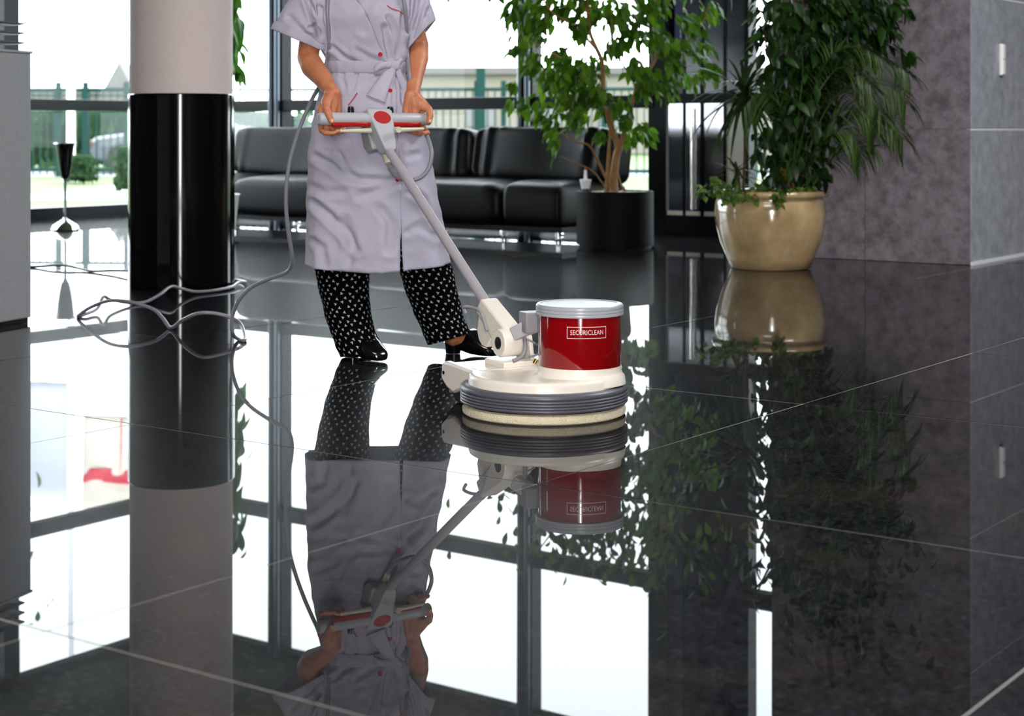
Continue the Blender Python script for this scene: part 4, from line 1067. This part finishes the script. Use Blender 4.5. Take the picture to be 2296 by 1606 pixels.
SEAM = [(-78, 790), (0, 803), (35, 828), (90, 850), (132, 866), (165, 888), (203, 892), (403, 902), (604, 906)]
FOLDS = [  # creases: points, depth, width (pixels)
    ([(710, 352), (745, 372), (780, 397), (830, 405), (885, 402)], 0.010, 9), ([(706, 455), (740, 485), (775, 525), (800, 560)], 0.011, 10),
    ([(760, 345), (775, 375), (800, 400)], 0.007, 7), ([(810, 440), (850, 425), (890, 408)], 0.008, 10), ([(700, 420), (730, 432), (770, 430)], 0.006, 9),
    ([(855, 470), (875, 500), (870, 560)], 0.008, 10), ([(920, 430), (950, 450), (970, 500)], 0.007, 9), ([(915, 520), (940, 505), (975, 530)], 0.006, 9),
    ([(770, 495), (790, 530), (780, 590)], 0.008, 11), ([(705, 540), (725, 555), (730, 600)], 0.007, 9), ([(905, 330), (915, 350), (935, 345)], 0.006, 8),
    ([(745, 105), (775, 130), (800, 142)], 0.007, 6), ([(800, 112), (825, 128), (850, 136)], 0.006, 6), ([(862, 60), (868, 95), (875, 130)], 0.010, 7), ([(870, 40), (885, 80), (888, 120)], 0.008, 7),
    ([(905, 30), (900, 80), (888, 135)], 0.007, 7), ([(770, 155), (768, 175), (775, 200)], 0.005, 5), ([(800, 158), (797, 180), (790, 200)], 0.005, 5), ([(835, 160), (828, 180), (832, 205)], 0.005, 5),
    ([(690, 0), (704, 38), (717, 78)], 0.013, 7), ([(694, 62), (706, 58), (716, 68)], 0.009, 5), ([(716, 15), (727, 60), (734, 112)], 0.012, 5), ([(650, 40), (668, 60), (700, 92)], 0.006, 8),
    ([(948, -5), (938, 38), (922, 82)], 0.010, 7), ([(958, 25), (950, 55), (940, 80)], 0.007, 6), ([(926, -10), (922, 30), (914, 70)], 0.010, 6),
    ([(895, 165), (900, 190), (905, 230)], 0.008, 6), ([(725, 0), (722, 50), (732, 100)], 0.008, 7), ([(840, -20), (822, 20), (815, 70)], 0.006, 9), ([(890, 160), (885, 190), (880, 230)], 0.006, 6)]
def seg_dist(p, a, b):
    ax, ay = a; bx_, by = b; dx, dy = bx_ - ax, by - ay
    t_ = max(0, min(1, ((p[0] - ax) * dx + (p[1] - ay) * dy) / (dx * dx + dy * dy + 1e-9)))
    return math.hypot(p[0] - ax - dx * t_, p[1] - ay - dy * t_)
def fold_disp(px, py):
    d = 0.0
    for pts, dep, wd in FOLDS:
        m_ = min(seg_dist((px, py), a, b) for a, b in zip(pts, pts[1:]))
        if m_ < 4 * wd:
            wd = wd * 0.85; dep = dep * 1.3
            d += -dep * math.exp(-(m_ / wd) ** 2) + 0.55 * dep * math.exp(-((m_ - 2.0 * wd) / (wd * 0.9)) ** 2)
    return d
def section(y):
    l, r, hd, oy = lerp_table(SM, y)
    cx_ = ((l + r) / 2 - CX) * SK; hw = (r - l) / 2 * SK
    return cx_, hw, hd, YC + oy
def sm_point(th, y, out=0.0):
    cx_, hw, hd, cy_ = section(y)
    s, c = math.sin(th), math.cos(th)
    e = 2 / 2.35
    x = cx_ + (hw + out) * math.copysign(abs(s) ** e, s); Y = cy_ - (hd + out) * math.copysign(abs(c) ** e, c)
    return Vector((x, Y, zpx(y)))
def surf(px, py, out=0.0):
    """point on the front of the smock that shows at picture position (px, py)"""
    Y = YC - 0.12; row = py
    for _ in range(6):
        z = H - (py - HY) / F * Y
        row = HY + (H - z) / SK
        cx_, hw, hd, cy_ = section(row)
        x = (px - CX) / F * Y; q = max(-0.995, min(0.995, (x - cx_) / (hw + 1e-6)))
        s = abs(q) ** 1.175; c = math.sqrt(max(0.0, 1 - s * s)) ** (2 / 2.35)
        Y = cy_ - (hd + out) * c
    return Vector(((px - CX) / F * Y, Y, H - (py - HY) / F * Y))
def row_of(y_img, th):    # image rows at the front are nearer: compensate so edges land where drawn
    return y_img
body_org = Vector(((820 - CX) * SK, YC + 0.02, 0))
per = thing('person', body_org, 'person in a belted lilac smock and dotted black trousers guiding a floor polisher', 'person')
M_smock = mat('lilac_cotton', srgb(172, 168, 187), 0.8, sheen=0.1, bump=0.42, bump_scale=24)
M_dark_lilac = MATS['lilac_cotton']
# ---- smock skirt and bodice as one sheet that opens at the front seam
NT, rows = 150, []
ys = [-78 + i * (604 + 78) / 128 for i in range(129)]
for yi, y in enumerate(ys):
    sx = lerp_table(SEAM, y)[0]
    cx_, hw, hd, cy_ = section(y)
    q = max(-0.9, min(0.9, ((sx - CX) * SK - cx_) / hw)); ths = math.copysign(math.asin(min(1, abs(q) ** 1.175)), q)
    gap = 0.0 if y < 470 else 0.055 * ((y - 470) / 134) ** 1.2
    row = []
    for j in range(NT + 1):
        u = j / NT; th = ths + gap * 0.7 + u * (2 * math.pi - 1.1 * gap)
        lap = 0.0035 * max(0, 1 - (1 - u) * 9) if y < 600 else 0.0035 * max(0, 1 - (1 - u) * 9)
        p = sm_point(th, y)
        front = math.cos(th)
        px = CX + F * p.x / p.y; py = HY + (H - p.z) * F / p.y
        d = lap
        if front > -0.2: d += fold_disp(px, py) * min(1, front + 0.4)
        d += 0.003 - 0.007 * abs(noise.noise(Vector((p.x * 8 + 3, p.y * 8, p.z * 11 + p.x * 6)))) if y > 175 or y < 130 else 0.0
        d += 0.004 * noise.noise(Vector((p.x * 9, p.y * 9, p.z * 7))) + 0.0016 * noise.noise(Vector((p.x * 26, p.y * 26, p.z * 22)))
        if y > 420:      # skirt falls in soft vertical waves
            d += 0.009 * ((y - 420) / 184) * math.sin(th * 7 + 1.1 + 0.8 * noise.noise(Vector((th, y * 0.004, 0))))
        nrm = Vector((p.x - cx_, (p.y - cy_) * hw / hd, 0)).normalized()
        zz = 0.0
        if y > 560:      # hem line dips in the middle and lifts to the right
            t_ = (y - 560) / 44
            zz = t_ * (0.018 * (abs(px - 830) / 150) ** 1.5 + 0.003 * noise.noise(Vector((px * 0.06, 0, 0)))) if front > -0.3 else t_ * 0.012
        row.append(p + nrm * d + Vector((0, 0, zz)))
    rows.append(row)
mb = MB().loft(rows, False, False)
smock = mb.build('smock', M_smock, per, angle=180, label='lilac short-sleeved smock with red trim')
md = smock.modifiers.new('solid', 'SOLIDIFY'); md.thickness = 0.0022; md.offset = -1
# ---- sleeves with turned-up cuffs
def sleeve(secs, cuff):
    """secs: (px, py, Y, end A px, end A py, end B px, end B py, depth) rings from the shoulder to the opening"""
    rings = []; NS = 96
    for (ax, ay, bx_, by, Y, hd, fl) in secs:
        a, b = P(ax, ay, Y), P(bx_, by, Y); c = (a + b) / 2; e = (b - a) / 2
        ring = []
        for k in range(NS):
            q = 2 * math.pi * k / NS
            p = c + e * math.cos(q) + Vector((0, -1, 0)) * hd * math.sin(q)
            p += Vector((0, 0, 1)) * 0.0
            d = 0.006 * noise.noise(Vector((p.x * 20, p.y * 20, p.z * 12))) + 0.0045 * fl * math.sin(q * 5 + ax * 0.05)
            p += (p - c).normalized() * d
            ring.append(p)
        rings.append(ring)
    s = MB()
    fine = []
    for r0, r1 in zip(rings, rings[1:]):
        c0_, c1_ = sum(r0, Vector()) / NS, sum(r1, Vector()) / NS
        for i in range(12):
            c_ = c0_.lerp(c1_, i / 12); row = []
            for a, b in zip(r0, r1):
                p = a.lerp(b, i / 12); n_ = (p - c_).normalized()
                if n_.y < 0.1: p = p + n_ * fold_disp(CX + F * p.x / p.y, HY + (H - p.z) * F / p.y)
                row.append(p)
            fine.append(row)
    fine.append(rings[-1])
    s.loft(fine, True, False)
    o = s.build('sleeve', M_smock, smock, angle=180)
    md = o.modifiers.new('solid', 'SOLIDIFY'); md.thickness = 0.0022; md.offset = -1
    # cuff: band folded back over the end of the sleeve
    r_end = rings[-1]; c = sum(r_end, Vector()) / NS
    cprev = sum(rings[-2], Vector()) / NS; ax_ = (c - cprev).normalized()
    cf = []
    for off, gr in ((-cuff, 1.05), (-cuff * 0.5, 1.075), (0.004, 1.07), (0.008, 1.04), (0.004, 0.985), (-0.02, 0.95)):
        cf.append([c + (p - c) * gr + ax_ * off for p in r_end])
    o = MB().loft(cf, True, False).build('cuff', M_smock, smock, angle=120)
    return o
sleeve([(738, -62, 722, 20, YC + 0.01, 0.095, 0), (700, -52, 728, 55, YC, 0.10, 0), (668, -30, 732, 84, YC - 0.01, 0.10, 0.6), (640, 15, 733, 102, YC - 0.02, 0.096, 1.0), (617, 64, 730, 112, YC - 0.03, 0.09, 1.2)], 0.028)
sleeve([(884, -62, 905, 10, YC + 0.02, 0.08, 0), (918, -56, 905, 48, YC + 0.02, 0.08, 0), (945, -30, 908, 75, YC + 0.02, 0.078, 0.6), (962, 2, 912, 92, YC + 0.015, 0.072, 1.0), (972, 44, 916, 106, YC + 0.01, 0.066, 1.2)], 0.03)
# ---- stand collar
rows = []
for o_, dz in ((0.0, 0.0), (0.004, 0.02), (0.012, 0.034), (0.02, 0.022), (0.026, 0.0)):
    rows.append([Vector((((812 - CX) * SK) + (0.066 + o_) * math.sin(q), YC + 0.02 - (0.058 + o_) * math.cos(q), zpx(-78) - 0.004 + dz - 0.02 * max(0, math.cos(q)))) for q in (2 * math.pi * k / 60 for k in range(60))])
MB().loft(rows, True, False).build('collar', M_smock, smock, angle=120)
# ---- belt, knot and bow
rows = []
for y, o_ in ((139, 0.003), (141, 0.0065), (152, 0.0075), (163, 0.0065), (165, 0.003)):
    rows.append([sm_point(2 * math.pi * k / 120, y, o_ + 0.0008 * math.sin(k * 1.3)) for k in range(120)])
belt = MB().loft(rows, True, False).build('belt', M_smock, per, angle=120, label='lilac cloth belt tied in a bow')
MB().superell(surf(884, 147, 0.014), (0.020, 0.013, 0.018), Vector((1, 0, 0)), Vector((0, 1, 0)), Vector((0, 0, 1)), 0.8, 0.8, 24, 14).build('knot', M_smock, belt)
def ribbon(pts, half, name, thick=0.004):
    """flat cloth band: pts (px, py, out), half width in pixels along the local normal"""
    q = [(surf(x, y, o_), x, y) for x, y, o_ in pts]; rows_ = []
    sp = spline([a for a, _, _ in q], 5); n_ = len(sp)
    for i, p in enumerate(sp):
        t_ = (sp[min(i + 1, n_ - 1)] - sp[max(i - 1, 0)]); t_.y = 0; t_.normalize()
        nv = Vector((-t_.z, 0, t_.x)); w_ = half[0] + (half[1] - half[0]) * i / (n_ - 1)
        rows_.append([p + nv * (w_ * SK * s) + Vector((0, -0.004 * (1 - s * s) + 0.0, 0)) for s in (-1, -.5, 0, .5, 1)])
    o = MB().loft(rows_, False, False).build(name, M_smock, belt, angle=120)
    o.modifiers.new('solid', 'SOLIDIFY').thickness = thick
    return o
ribbon([(880, 150, .016), (868, 172, .018), (852, 200, .018), (842, 222, .016)], (9, 23), 'bow_tail')
ribbon([(888, 152, .014), (900, 178, .014), (912, 205, .012), (918, 222, .010)], (6, 14), 'bow_tail')
lp = spline([surf(880, 147, .018), surf(862, 146, .03), surf(846, 152, .036), surf(838, 158, .024), surf(850, 160, .014), surf(868, 154, .013), surf(880, 149, .014)], 5)
rows_ = [[p + Vector((0, 0, s * 0.012)) for s in (-1, 0, 1)] for p in lp]
o = MB().loft(rows_, False, False).build('bow_loop', M_smock, belt, angle=120); o.modifiers.new('solid', 'SOLIDIFY').thickness = 0.003
lp = spline([surf(886, 146, .018), surf(898, 138, .03), (surf(908, 130, .03)), surf(909, 138, .02), surf(900, 146, .014), surf(888, 149, .014)], 5)
rows_ = [[p + Vector((0, 0, s * 0.011)) for s in (-1, 0, 1)] for p in lp]
o = MB().loft(rows_, False, False).build('bow_loop', M_smock, belt, angle=120); o.modifiers.new('solid', 'SOLIDIFY').thickness = 0.003
# ---- red buttons, red piping, pocket
M_btn = mat('red_button', srgb(190, 20, 30), 0.3)
for x, y in ((853, 122), (875, 203), (892, 403)):
    p = surf(x, y, 0.010); nrm = (surf(x, y, 0.03) - surf(x, y, 0.0)).normalized()
    nrm = Vector((p.x - section(y)[0], p.y - YC, 0)).normalized()
    MB().lathe([(0, -0.004), (0.0078, -0.004), (0.0078, 0.0015), (0.0068, 0.003), (0.004, 0.0022), (0, 0.0022)], p, 20, up=nrm).build('button', M_btn, smock)
for pts in ([(868, 12), (878, 19), (893, 24), (904, 31), (913, 40)], [(801, 208), (793, 220), (780, 237)], [(906, 195), (913, 207), (923, 219)]):
    MB().tube(spline([surf(x, y, 0.008) for x, y in pts], 5), 0.0017, 8).build('red_piping', M_btn, smock)
for pts in ([(711, 330), (740, 334), (770, 338), (816, 343)], [(771, 240), (776, 280), (790, 320), (797, 338)]):
    MB().tube(spline([surf(x, y, 0.0015) for x, y in pts], 5), 0.0016, 6).build('pocket_seam', M_smock, smock)
# ---- trousers
M_trou = trouser_print()
def leg(tab, hemslope, name, seed):
    """tab: picture row, left, right, half depth, depth"""
    rings, uvs = [], []
    ys_ = [tab[0][0] + i * (tab[-1][0] - tab[0][0]) / 44 for i in range(45)]
    for y in ys_:
        l, r, hd, Y = lerp_table(tab, y)
        a, b = P(l, y, Y), P(r, y, Y); c = (a + b) / 2; hw = (b - a).length / 2
        ring = []
        for k in range(49):
            q = 2 * math.pi * k / 48
            s, cc_ = math.sin(q), math.cos(q)
            p = c + Vector((hw * s, hd * cc_, 0))
            d = 0.004 * noise.noise(Vector((p.x * 12 + seed, p.y * 12, p.z * 9))) + 0.003 * noise.noise(Vector((p.x * 30, p.y * 30 + seed, p.z * 16)))
            t_ = max(0, (y - tab[-1][0] + 40) / 40)
            p += Vector((s, cc_, 0)) * d
            p.z += t_ * (hemslope * s * 0.5 - (0.012 if cc_ > 0 else -0.006) * abs(cc_))
            ring.append(p)
        rings.append(ring)
    mb = MB().loft(rings, False, False)
    o = mb.build(name, M_trou, per, angle=180)
    me = o.data; uvl = me.uv_layers.new(name='UVMap')
    circ = 2 * math.pi * 0.095
    n_ = 49
    for poly in me.polygons:
        for li in poly.loop_indices:
            vi = me.loops[li].vertex_index
            i, k = divmod(vi, n_)
            rad = (rings[i][12] - rings[i][36]).length / 2
            uvl.data[li].uv = (k / 48 * circ, -rings[i][k].z + seed)
    o.modifiers.new('solid', 'SOLIDIFY').thickness = 0.002
    return o
leg([(380, 700, 832, .095, 6.20), (560, 700, 832, .085, 6.21), (640, 712, 828, .080, 6.22), (700, 727, 832, .078, 6.225), (740, 739, 840, .078, 6.225), (770, 750, 853, .082, 6.22), (792, 762, 856, .084, 6.215)], 0.03, 'trouser_leg', 1.0)
leg([(380, 836, 948, .095, 6.21), (500, 862, 972, .085, 6.22), (575, 884, 1000, .083, 6.25), (600, 892, 1015, .081, 6.26), (640, 904, 1024, .080, 6.27), (700, 927, 1038, .078, 6.30), (740, 948, 1050, .078, 6.31), (760, 960, 1054, .078, 6.31)], 0.045, 'trouser_leg', 2.3)
MB().superell(Vector(((835 - CX) * SK, YC + 0.01, zpx(360))), (0.19, 0.12, 0.10), Vector((1, 0, 0)), Vector((0, 1, 0)), Vector((0, 0, 1)), 0.7, 0.7, 32, 16).build('trouser_seat', mat('plain_black_cotton', (0.005, 0.005, 0.006, 1), 0.85), per)
# ---- body: one continuous skin mesh
M_skin = mat('tanned_skin', srgb(196, 130, 92), 0.5, var=0.22, scale=22, var2=srgb(178, 102, 72))
bd = MB()
# hands: local frame around a point on the grip bar (s to picture right, t up, d to the camera)
SR = -W; FD = -U
def hand(c0, m_):
    """m_ = 1: thumb on the picture-left side; -1 mirrored"""
    def hpt(s, t_, d): return c0 + SR * (s * m_) + Vector((0, 0, t_)) + FD * d
    wrist = hpt(0.010, 0.090, -0.028)
    ks = (-0.030, -0.010, 0.011, 0.031)
    for i, s in enumerate(ks):      # palm: four metacarpal bones side by side
        bd.capsule([wrist + SR * (m_ * (s * 0.45)), hpt(s * 1.0, 0.035, -0.036), hpt(s * 1.08, -0.012, -0.040)], [0.0175, 0.0155, 0.0125], 12)
    bd.capsule([wrist, hpt(0.004, 0.050, -0.024), hpt(0.002, 0.022, -0.026)], [0.022, 0.022, 0.018], 12)
    bd.capsule([wrist, hpt(-0.021, 0.056, -0.014), hpt(-0.027, 0.042, 0.000)], [0.021, 0.020, 0.0165], 12)         # ball of the thumb
    bd.capsule([hpt(-0.026, 0.050, -0.008), hpt(-0.034, 0.034, 0.016), hpt(-0.031, 0.012, 0.030), hpt(-0.024, -0.008, 0.034)], [0.0168, 0.0142, 0.0126, 0.0106], 12)
    f = [  # index to little finger, wrapped under the bar
        [(-0.033, -0.012, -0.040), (-0.038, -0.040, -0.022), (-0.034, -0.050, 0.006), (-0.012, -0.050, 0.024)],
        [(-0.010, -0.012, -0.041), (-0.011, -0.044, -0.026), (-0.006, -0.054, 0.002), (0.004, -0.043, 0.022)],
        [(0.012, -0.012, -0.041), (0.012, -0.043, -0.026), (0.016, -0.051, 0.002), (0.021, -0.038, 0.024)],
        [(0.033, -0.012, -0.040), (0.034, -0.040, -0.026), (0.034, -0.046, 0.000), (0.035, -0.034, 0.018)]]
    rs = ((0.0108, 0.0100, 0.0095, 0.0080), (0.0108, 0.0102, 0.0096, 0.0082), (0.0104, 0.0098, 0.0092, 0.0078), (0.0094, 0.0088, 0.0082, 0.0070))
    for pts, r_ in zip(f, rs): bd.capsule([hpt(*p) for p in pts], r_, 12)
    return wrist, hpt
def bar_at(px):
    lo, hi = -0.3, 0.3
    for _ in range(40):
        m_ = (lo + hi) / 2; p = BC + W * m_
        if CX + F * p.x / p.y > px: lo = m_
        else: hi = m_
    return BC + W * lo
cR, cL = bar_at(748), bar_at(939)
wR, hR = hand(cR, 1)
wL, hL = hand(cL, -1)
eR, eL = P(690, 128, 6.13), P(940, 102, 6.24)
sR, sL = P(716, -22, YC + 0.01), P(900, -24, YC + 0.02)
bd.capsule([sR, sR.lerp(eR, 0.5), eR], [0.042, 0.045, 0.039], 16)
bd.capsule([eR, eR.lerp(wR, 0.25) + Vector((-0.004, 0, -0.004)), eR.lerp(wR, 0.6), wR], [0.040, 0.043, 0.035, 0.0255], 16)
bd.capsule([sL, sL.lerp(eL, 0.5), eL], [0.040, 0.042, 0.036], 16)
bd.capsule([eL, eL.lerp(wL, 0.28) + Vector((0.003, 0, 0)), eL.lerp(wL, 0.62), wL], [0.036, 0.038, 0.031, 0.0245], 16)
# torso, neck, head
def ell(c, sx, sy, sz, e=1.0, n_=28): bd.superell(c, (sx, sy, sz), Vector((1, 0, 0)), Vector((0, 1, 0)), Vector((0, 0, 1)), e, e, n_, 16)
xm = (812 - CX) * SK
bd.capsule([Vector((xm + 0.02, YC, 0.84)), Vector((xm + 0.01, YC, 1.05)), Vector((xm, YC - 0.005, 1.25)), Vector((xm, YC + 0.01, 1.38))], [0.105, 0.088, 0.100, 0.085], 20)
bd.capsule([sR + Vector((0.03, 0, -0.01)), Vector((xm, YC + 0.02, 1.37)), sL + Vector((-0.03, 0, -0.01))], [0.04, 0.058, 0.04], 16)
bd.capsule([Vector((xm, YC + 0.02, 1.38)), Vector((xm + 0.003, YC + 0.005, 1.47)), Vector((xm + 0.005, YC - 0.005, 1.54))], [0.058, 0.050, 0.050], 18)
hc = Vector((xm + 0.006, YC - 0.03, 1.60)) + Vector((0.012, -0.01, 0))
ell(hc + Vector((0, 0.015, 0.025)), 0.074, 0.092, 0.085)
ell(hc + Vector((0, -0.018, -0.03)), 0.060, 0.066, 0.080)
ell(hc + Vector((0, -0.045, -0.088)), 0.026, 0.026, 0.020)          # chin
bd.capsule([hc + Vector((0, -0.082, 0.016)), hc + Vector((0, -0.096, -0.014)), hc + Vector((0, -0.102, -0.028))], [0.008, 0.010, 0.012], 10)   # nose
bd.capsule([hc + Vector((-0.02, -0.083, -0.058)), hc + Vector((0, -0.086, -0.056)), hc + Vector((0.02, -0.080, -0.058))], [0.004, 0.006, 0.004], 10)
bd.capsule([hc + Vector((-0.018, -0.081, -0.066)), hc + Vector((0, -0.083, -0.066)), hc + Vector((0.018, -0.079, -0.065))], [0.004, 0.006, 0.004], 10)
for s in (-1, 1):
    ell(hc + Vector((s * 0.074, 0.02, -0.005)), 0.010, 0.022, 0.032)
    ell(hc + Vector((s * 0.030, -0.066, 0.030)), 0.024, 0.016, 0.010)   # brow
    ell(hc + Vector((s * 0.036, -0.055, -0.030)), 0.024, 0.024, 0.022)  # cheek
# legs and feet
fR0, fR1 = P(790, 803, 6.26), P(846, 808, 6.13)
fL0, fL1 = P(1010, 796, 6.36), P(1098, 801, 6.27)
for s, hipx, k_, an, toe in ((0, 775, P(768, 600, 6.225), P(797, 762, 6.245), fR1), (1, 890, P(950, 600, 6.26), P(1018, 760, 6.33), fL1)):
    hip = Vector(((hipx - CX) * SK, YC + 0.01, 0.80))
    bd.capsule([hip, hip.lerp(k_, 0.5), k_], [0.072, 0.060, 0.044], 16)
    bd.capsule([k_, k_.lerp(an, 0.3) + Vector((0, 0.012, 0)), k_.lerp(an, 0.75), an], [0.043, 0.046, 0.034, 0.029], 16)
    tip = Vector((toe.x, toe.y, 0.024)); heel = an + (an - tip) * 0.10; heel.z = 0.055
    bd.capsule([Vector((heel.x, heel.y, 0.062)), an.lerp(tip, 0.35) + Vector((0, 0, 0.008)), an.lerp(tip, 0.62), an.lerp(tip, 0.9) + Vector((0, 0, 0.004))], [0.025, 0.026, 0.019, 0.011], 14)
    bd.capsule([an, Vector((heel.x, heel.y, 0.065))], [0.030, 0.027], 14)
body = bd.build('body', M_skin, per, angle=180)
rm = body.modifiers.new('remesh', 'REMESH'); rm.mode = 'VOXEL'; rm.voxel_size = 0.0034; rm.use_smooth_shade = True
sm_ = body.modifiers.new('smooth', 'SMOOTH'); sm_.factor = 0.5; sm_.iterations = 5
M_nail = mat('finger_nail', srgb(226, 172, 140), 0.25)
for hp_, m_ in ((hR, 1), (hL, -1)):
    c = hp_(-0.0245, -0.007, 0.0436)
    MB().superell(c, (0.0052, 0.0016, 0.0066), SR, FD, Vector((0, 0, 1)), 0.9, 0.9, 16, 10).build('thumbnail', M_nail, body)
# hair, eyes, lips
M_hair = mat('brown_hair', srgb(58, 38, 24), 0.5, bump=0.4, bump_scale=90)
MB().superell(hc + Vector((0, 0.030, 0.030)), (0.090, 0.098, 0.100), Vector((1, 0, 0)), Vector((0, 1, 0)), Vector((0, 0, 1)), 1, 1, 36, 20, lambda l: Vector((l.x, l.y + (0.05 * min(1, max(0, (0.045 - l.z) / 0.05)) if l.y < 0 else 0), l.z)) + Vector((1, 1, 1)) * 0.003 * noise.noise(l * 40)).build('hair', M_hair, per)
MB().superell(hc + Vector((0, 0.085, -0.025)), (0.062, 0.04, 0.075), Vector((1, 0, 0)), Vector((0, 1, 0)), Vector((0, 0, 1)), 0.9, 0.9, 28, 14).build('hair_bun', M_hair, per)
for s in (-1, 1):
    e_ = MB().superell(hc + Vector((s * 0.030, -0.074, 0.010)), (0.0125, 0.008, 0.0075), Vector((1, 0, 0)), Vector((0, 1, 0)), Vector((0, 0, 1)), 1, 1, 16, 10).build('eye', mat('eye_white', (0.8, 0.78, 0.75, 1), 0.2), per)
    MB().superell(hc + Vector((s * 0.030, -0.0815, 0.010)), (0.0052, 0.0018, 0.0055), Vector((1, 0, 0)), Vector((0, 1, 0)), Vector((0, 0, 1)), 1, 1, 14, 8).build('iris', mat('iris_brown', srgb(60, 38, 20), 0.1), e_)
# ---- shoes: glossy black low-heeled loafers
M_shoe = mat('black_patent_leather', (0.004, 0.004, 0.0045, 1), 0.14, spec=0.6, coat=0.5)
def shoe(heel, toe, top_open):
    heel = Vector((heel.x, heel.y, 0)); toe = Vector((toe.x, toe.y, 0))
    d = (toe - heel).normalized(); L_ = (toe - heel).length; sd = Vector((-d.y, d.x, 0)); t = None
    def ring(u, hw, z0, z1, open_=False):
        c = heel + d * (L_ * u); hw *= 1.12; z1 *= 1.17
        pts = []
        for k in range(20):
            q = 2 * math.pi * k / 20
            x = hw * math.copysign(abs(math.cos(q)) ** 0.75, math.cos(q)); z = (z0 + z1) / 2 + (z1 - z0) / 2 * math.copysign(abs(math.sin(q)) ** 0.8, math.sin(q))
            pts.append(c + sd * x + Vector((0, 0, z)))
        return pts
    R_ = [ring(-0.03, 0.012, 0.050, 0.075), ring(-0.015, 0.026, 0.036, 0.086), ring(0.05, 0.034, 0.030, 0.088), ring(0.18, 0.036, 0.026, 0.072), ring(0.34, 0.037, 0.016, 0.062), ring(0.46, 0.040, 0.008, 0.066), ring(0.52, 0.042, 0.005, 0.086), ring(0.60, 0.043, 0.004, 0.082),
          ring(0.72, 0.043, 0.003, 0.062), ring(0.84, 0.040, 0.003, 0.048), ring(0.94, 0.031, 0.004, 0.038), ring(1.0, 0.020, 0.006, 0.028), ring(1.02, 0.006, 0.010, 0.020)]
    s = MB().loft(R_).build('shoe', M_shoe, per, angle=80, label='glossy black low-heeled shoe')
    hk = [[heel + d * (L_ * 0.09 + a * r_) + sd * (b * r_) + Vector((0, 0, z)) for a, b in ((math.cos(q), math.sin(q) * 0.85) for q in (2 * math.pi * k / 16 for k in range(16)))] for r_, z in ((0.030, 0.0015), (0.0305, 0.008), (0.034, 0.030), (0.036, 0.042))]
    MB().loft(hk).build('heel', M_shoe, s)
    # sole edge and instep strap
    MB().tube([heel + d * (L_ * 0.70) + sd * x + Vector((0, 0, 0.076 - 30 * x * x * 0.6)) for x in (-0.036, -0.024, -0.012, 0, 0.012, 0.024, 0.036)], 0.0035, 8).build('instep_seam', M_shoe, s)
shoe(P(782, 802, 6.28), P(858, 806, 6.12), 0)
shoe(P(1006, 792, 6.38), P(1112, 800, 6.25), 0)

# ================================================================== mains cable
cab = thing('power_cable', Vector((-1.0, 6.69, 0)), 'long grey power cable looped on the floor and slung round the neck of the person', 'cable')
M_cable = mat('grey_cable', srgb(128, 128, 138), 0.35)
CR = 0.0076
def fl(x, yd, yc):                 # picture column, row of the cable, row of the floor spot under it
    Y = F * H / (yc - HY); p = P(x, yd, Y); p.z = max(p.z, CR); return p
pts = [P(872, 372, Yh + 0.03), P(885, 392, Yh - 0.0), P(905, 403, Yh - 0.005), P(925, 404, Yh + 0.02), P(946, 396, Yh + 0.03), P(962, 375, Yh + 0.05), P(968, 345, Yh + 0.06), P(962, 318, Yh + 0.09), P(955, 300, Yh + 0.13), P(947, 282, 6.15),
       P(934, 250, 6.155), P(925, 212, 6.13), P(918, 170, 6.09), surf(913, 120, 0.03) + Vector((0, 0.01, 0)), surf(911, 60, 0.03), surf(905, 0, 0.035), P(880, -60, 6.12), P(850, -96, 6.18), P(822, -104, 6.25), P(785, -92, 6.20), P(752, -60, 6.10), surf(738, -20, 0.018), surf(734, 20, 0.014), surf(737, 70, 0.012), surf(738, 105, 0.014), P(733, 135, 6.12), P(726, 165, 6.14), P(715, 195, 6.20), P(700, 222, 6.24), P(682, 262, 6.25), P(664, 310, 6.26), P(650, 360, 6.27), P(642, 420, 6.28), P(642, 475, 6.30), P(648, 530, 6.33), P(655, 575, 6.37), P(652, 600, 6.41), P(638, 613, 6.45), P(600, 627, 6.5), P(563, 645, 6.55), P(538, 670, 6.58), P(524, 700, 6.62), P(519, 728, 6.64), P(523, 750, 6.67),
       fl(533, 763, 764), fl(547, 767, 768), fl(549, 755, 762), fl(537, 724, 752), fl(500, 707, 750), fl(451, 702, 751), fl(411, 717, 745), fl(384, 737, 739), fl(365, 714, 734), fl(342, 693, 730), fl(290, 677, 727), fl(243, 675, 722), fl(202, 690, 716), fl(175, 711, 713), fl(193, 704, 710), fl(218, 692, 702), fl(232, 666, 697), fl(248, 672, 690), fl(290, 679, 685), fl(327, 677, 682), fl(358, 661, 679), fl(383, 643, 672), fl(405, 647, 665), fl(438, 654, 661), fl(483, 651, 656), fl(520, 643, 649), fl(534, 634, 642)]
c_ = cc
pts += [Vector((c_.x + 0.33, c_.y + 0.10, 0.015)), Vector((c_.x + 0.22, c_.y + 0.34, CR)), Vector((c_.x - 0.1, c_.y + 0.48, CR)), fl(300, 609, 619), fl(255, 607, 614), fl(207, 611, 611), fl(178, 602, 607), fl(150, 596, 604), fl(118, 596, 603), fl(78, 601, 601), fl(40, 597, 600), fl(0, 599, 600)]
MB().tube(spline(pts, 8), CR, 12).build('cable_sheath', M_cable, cab)
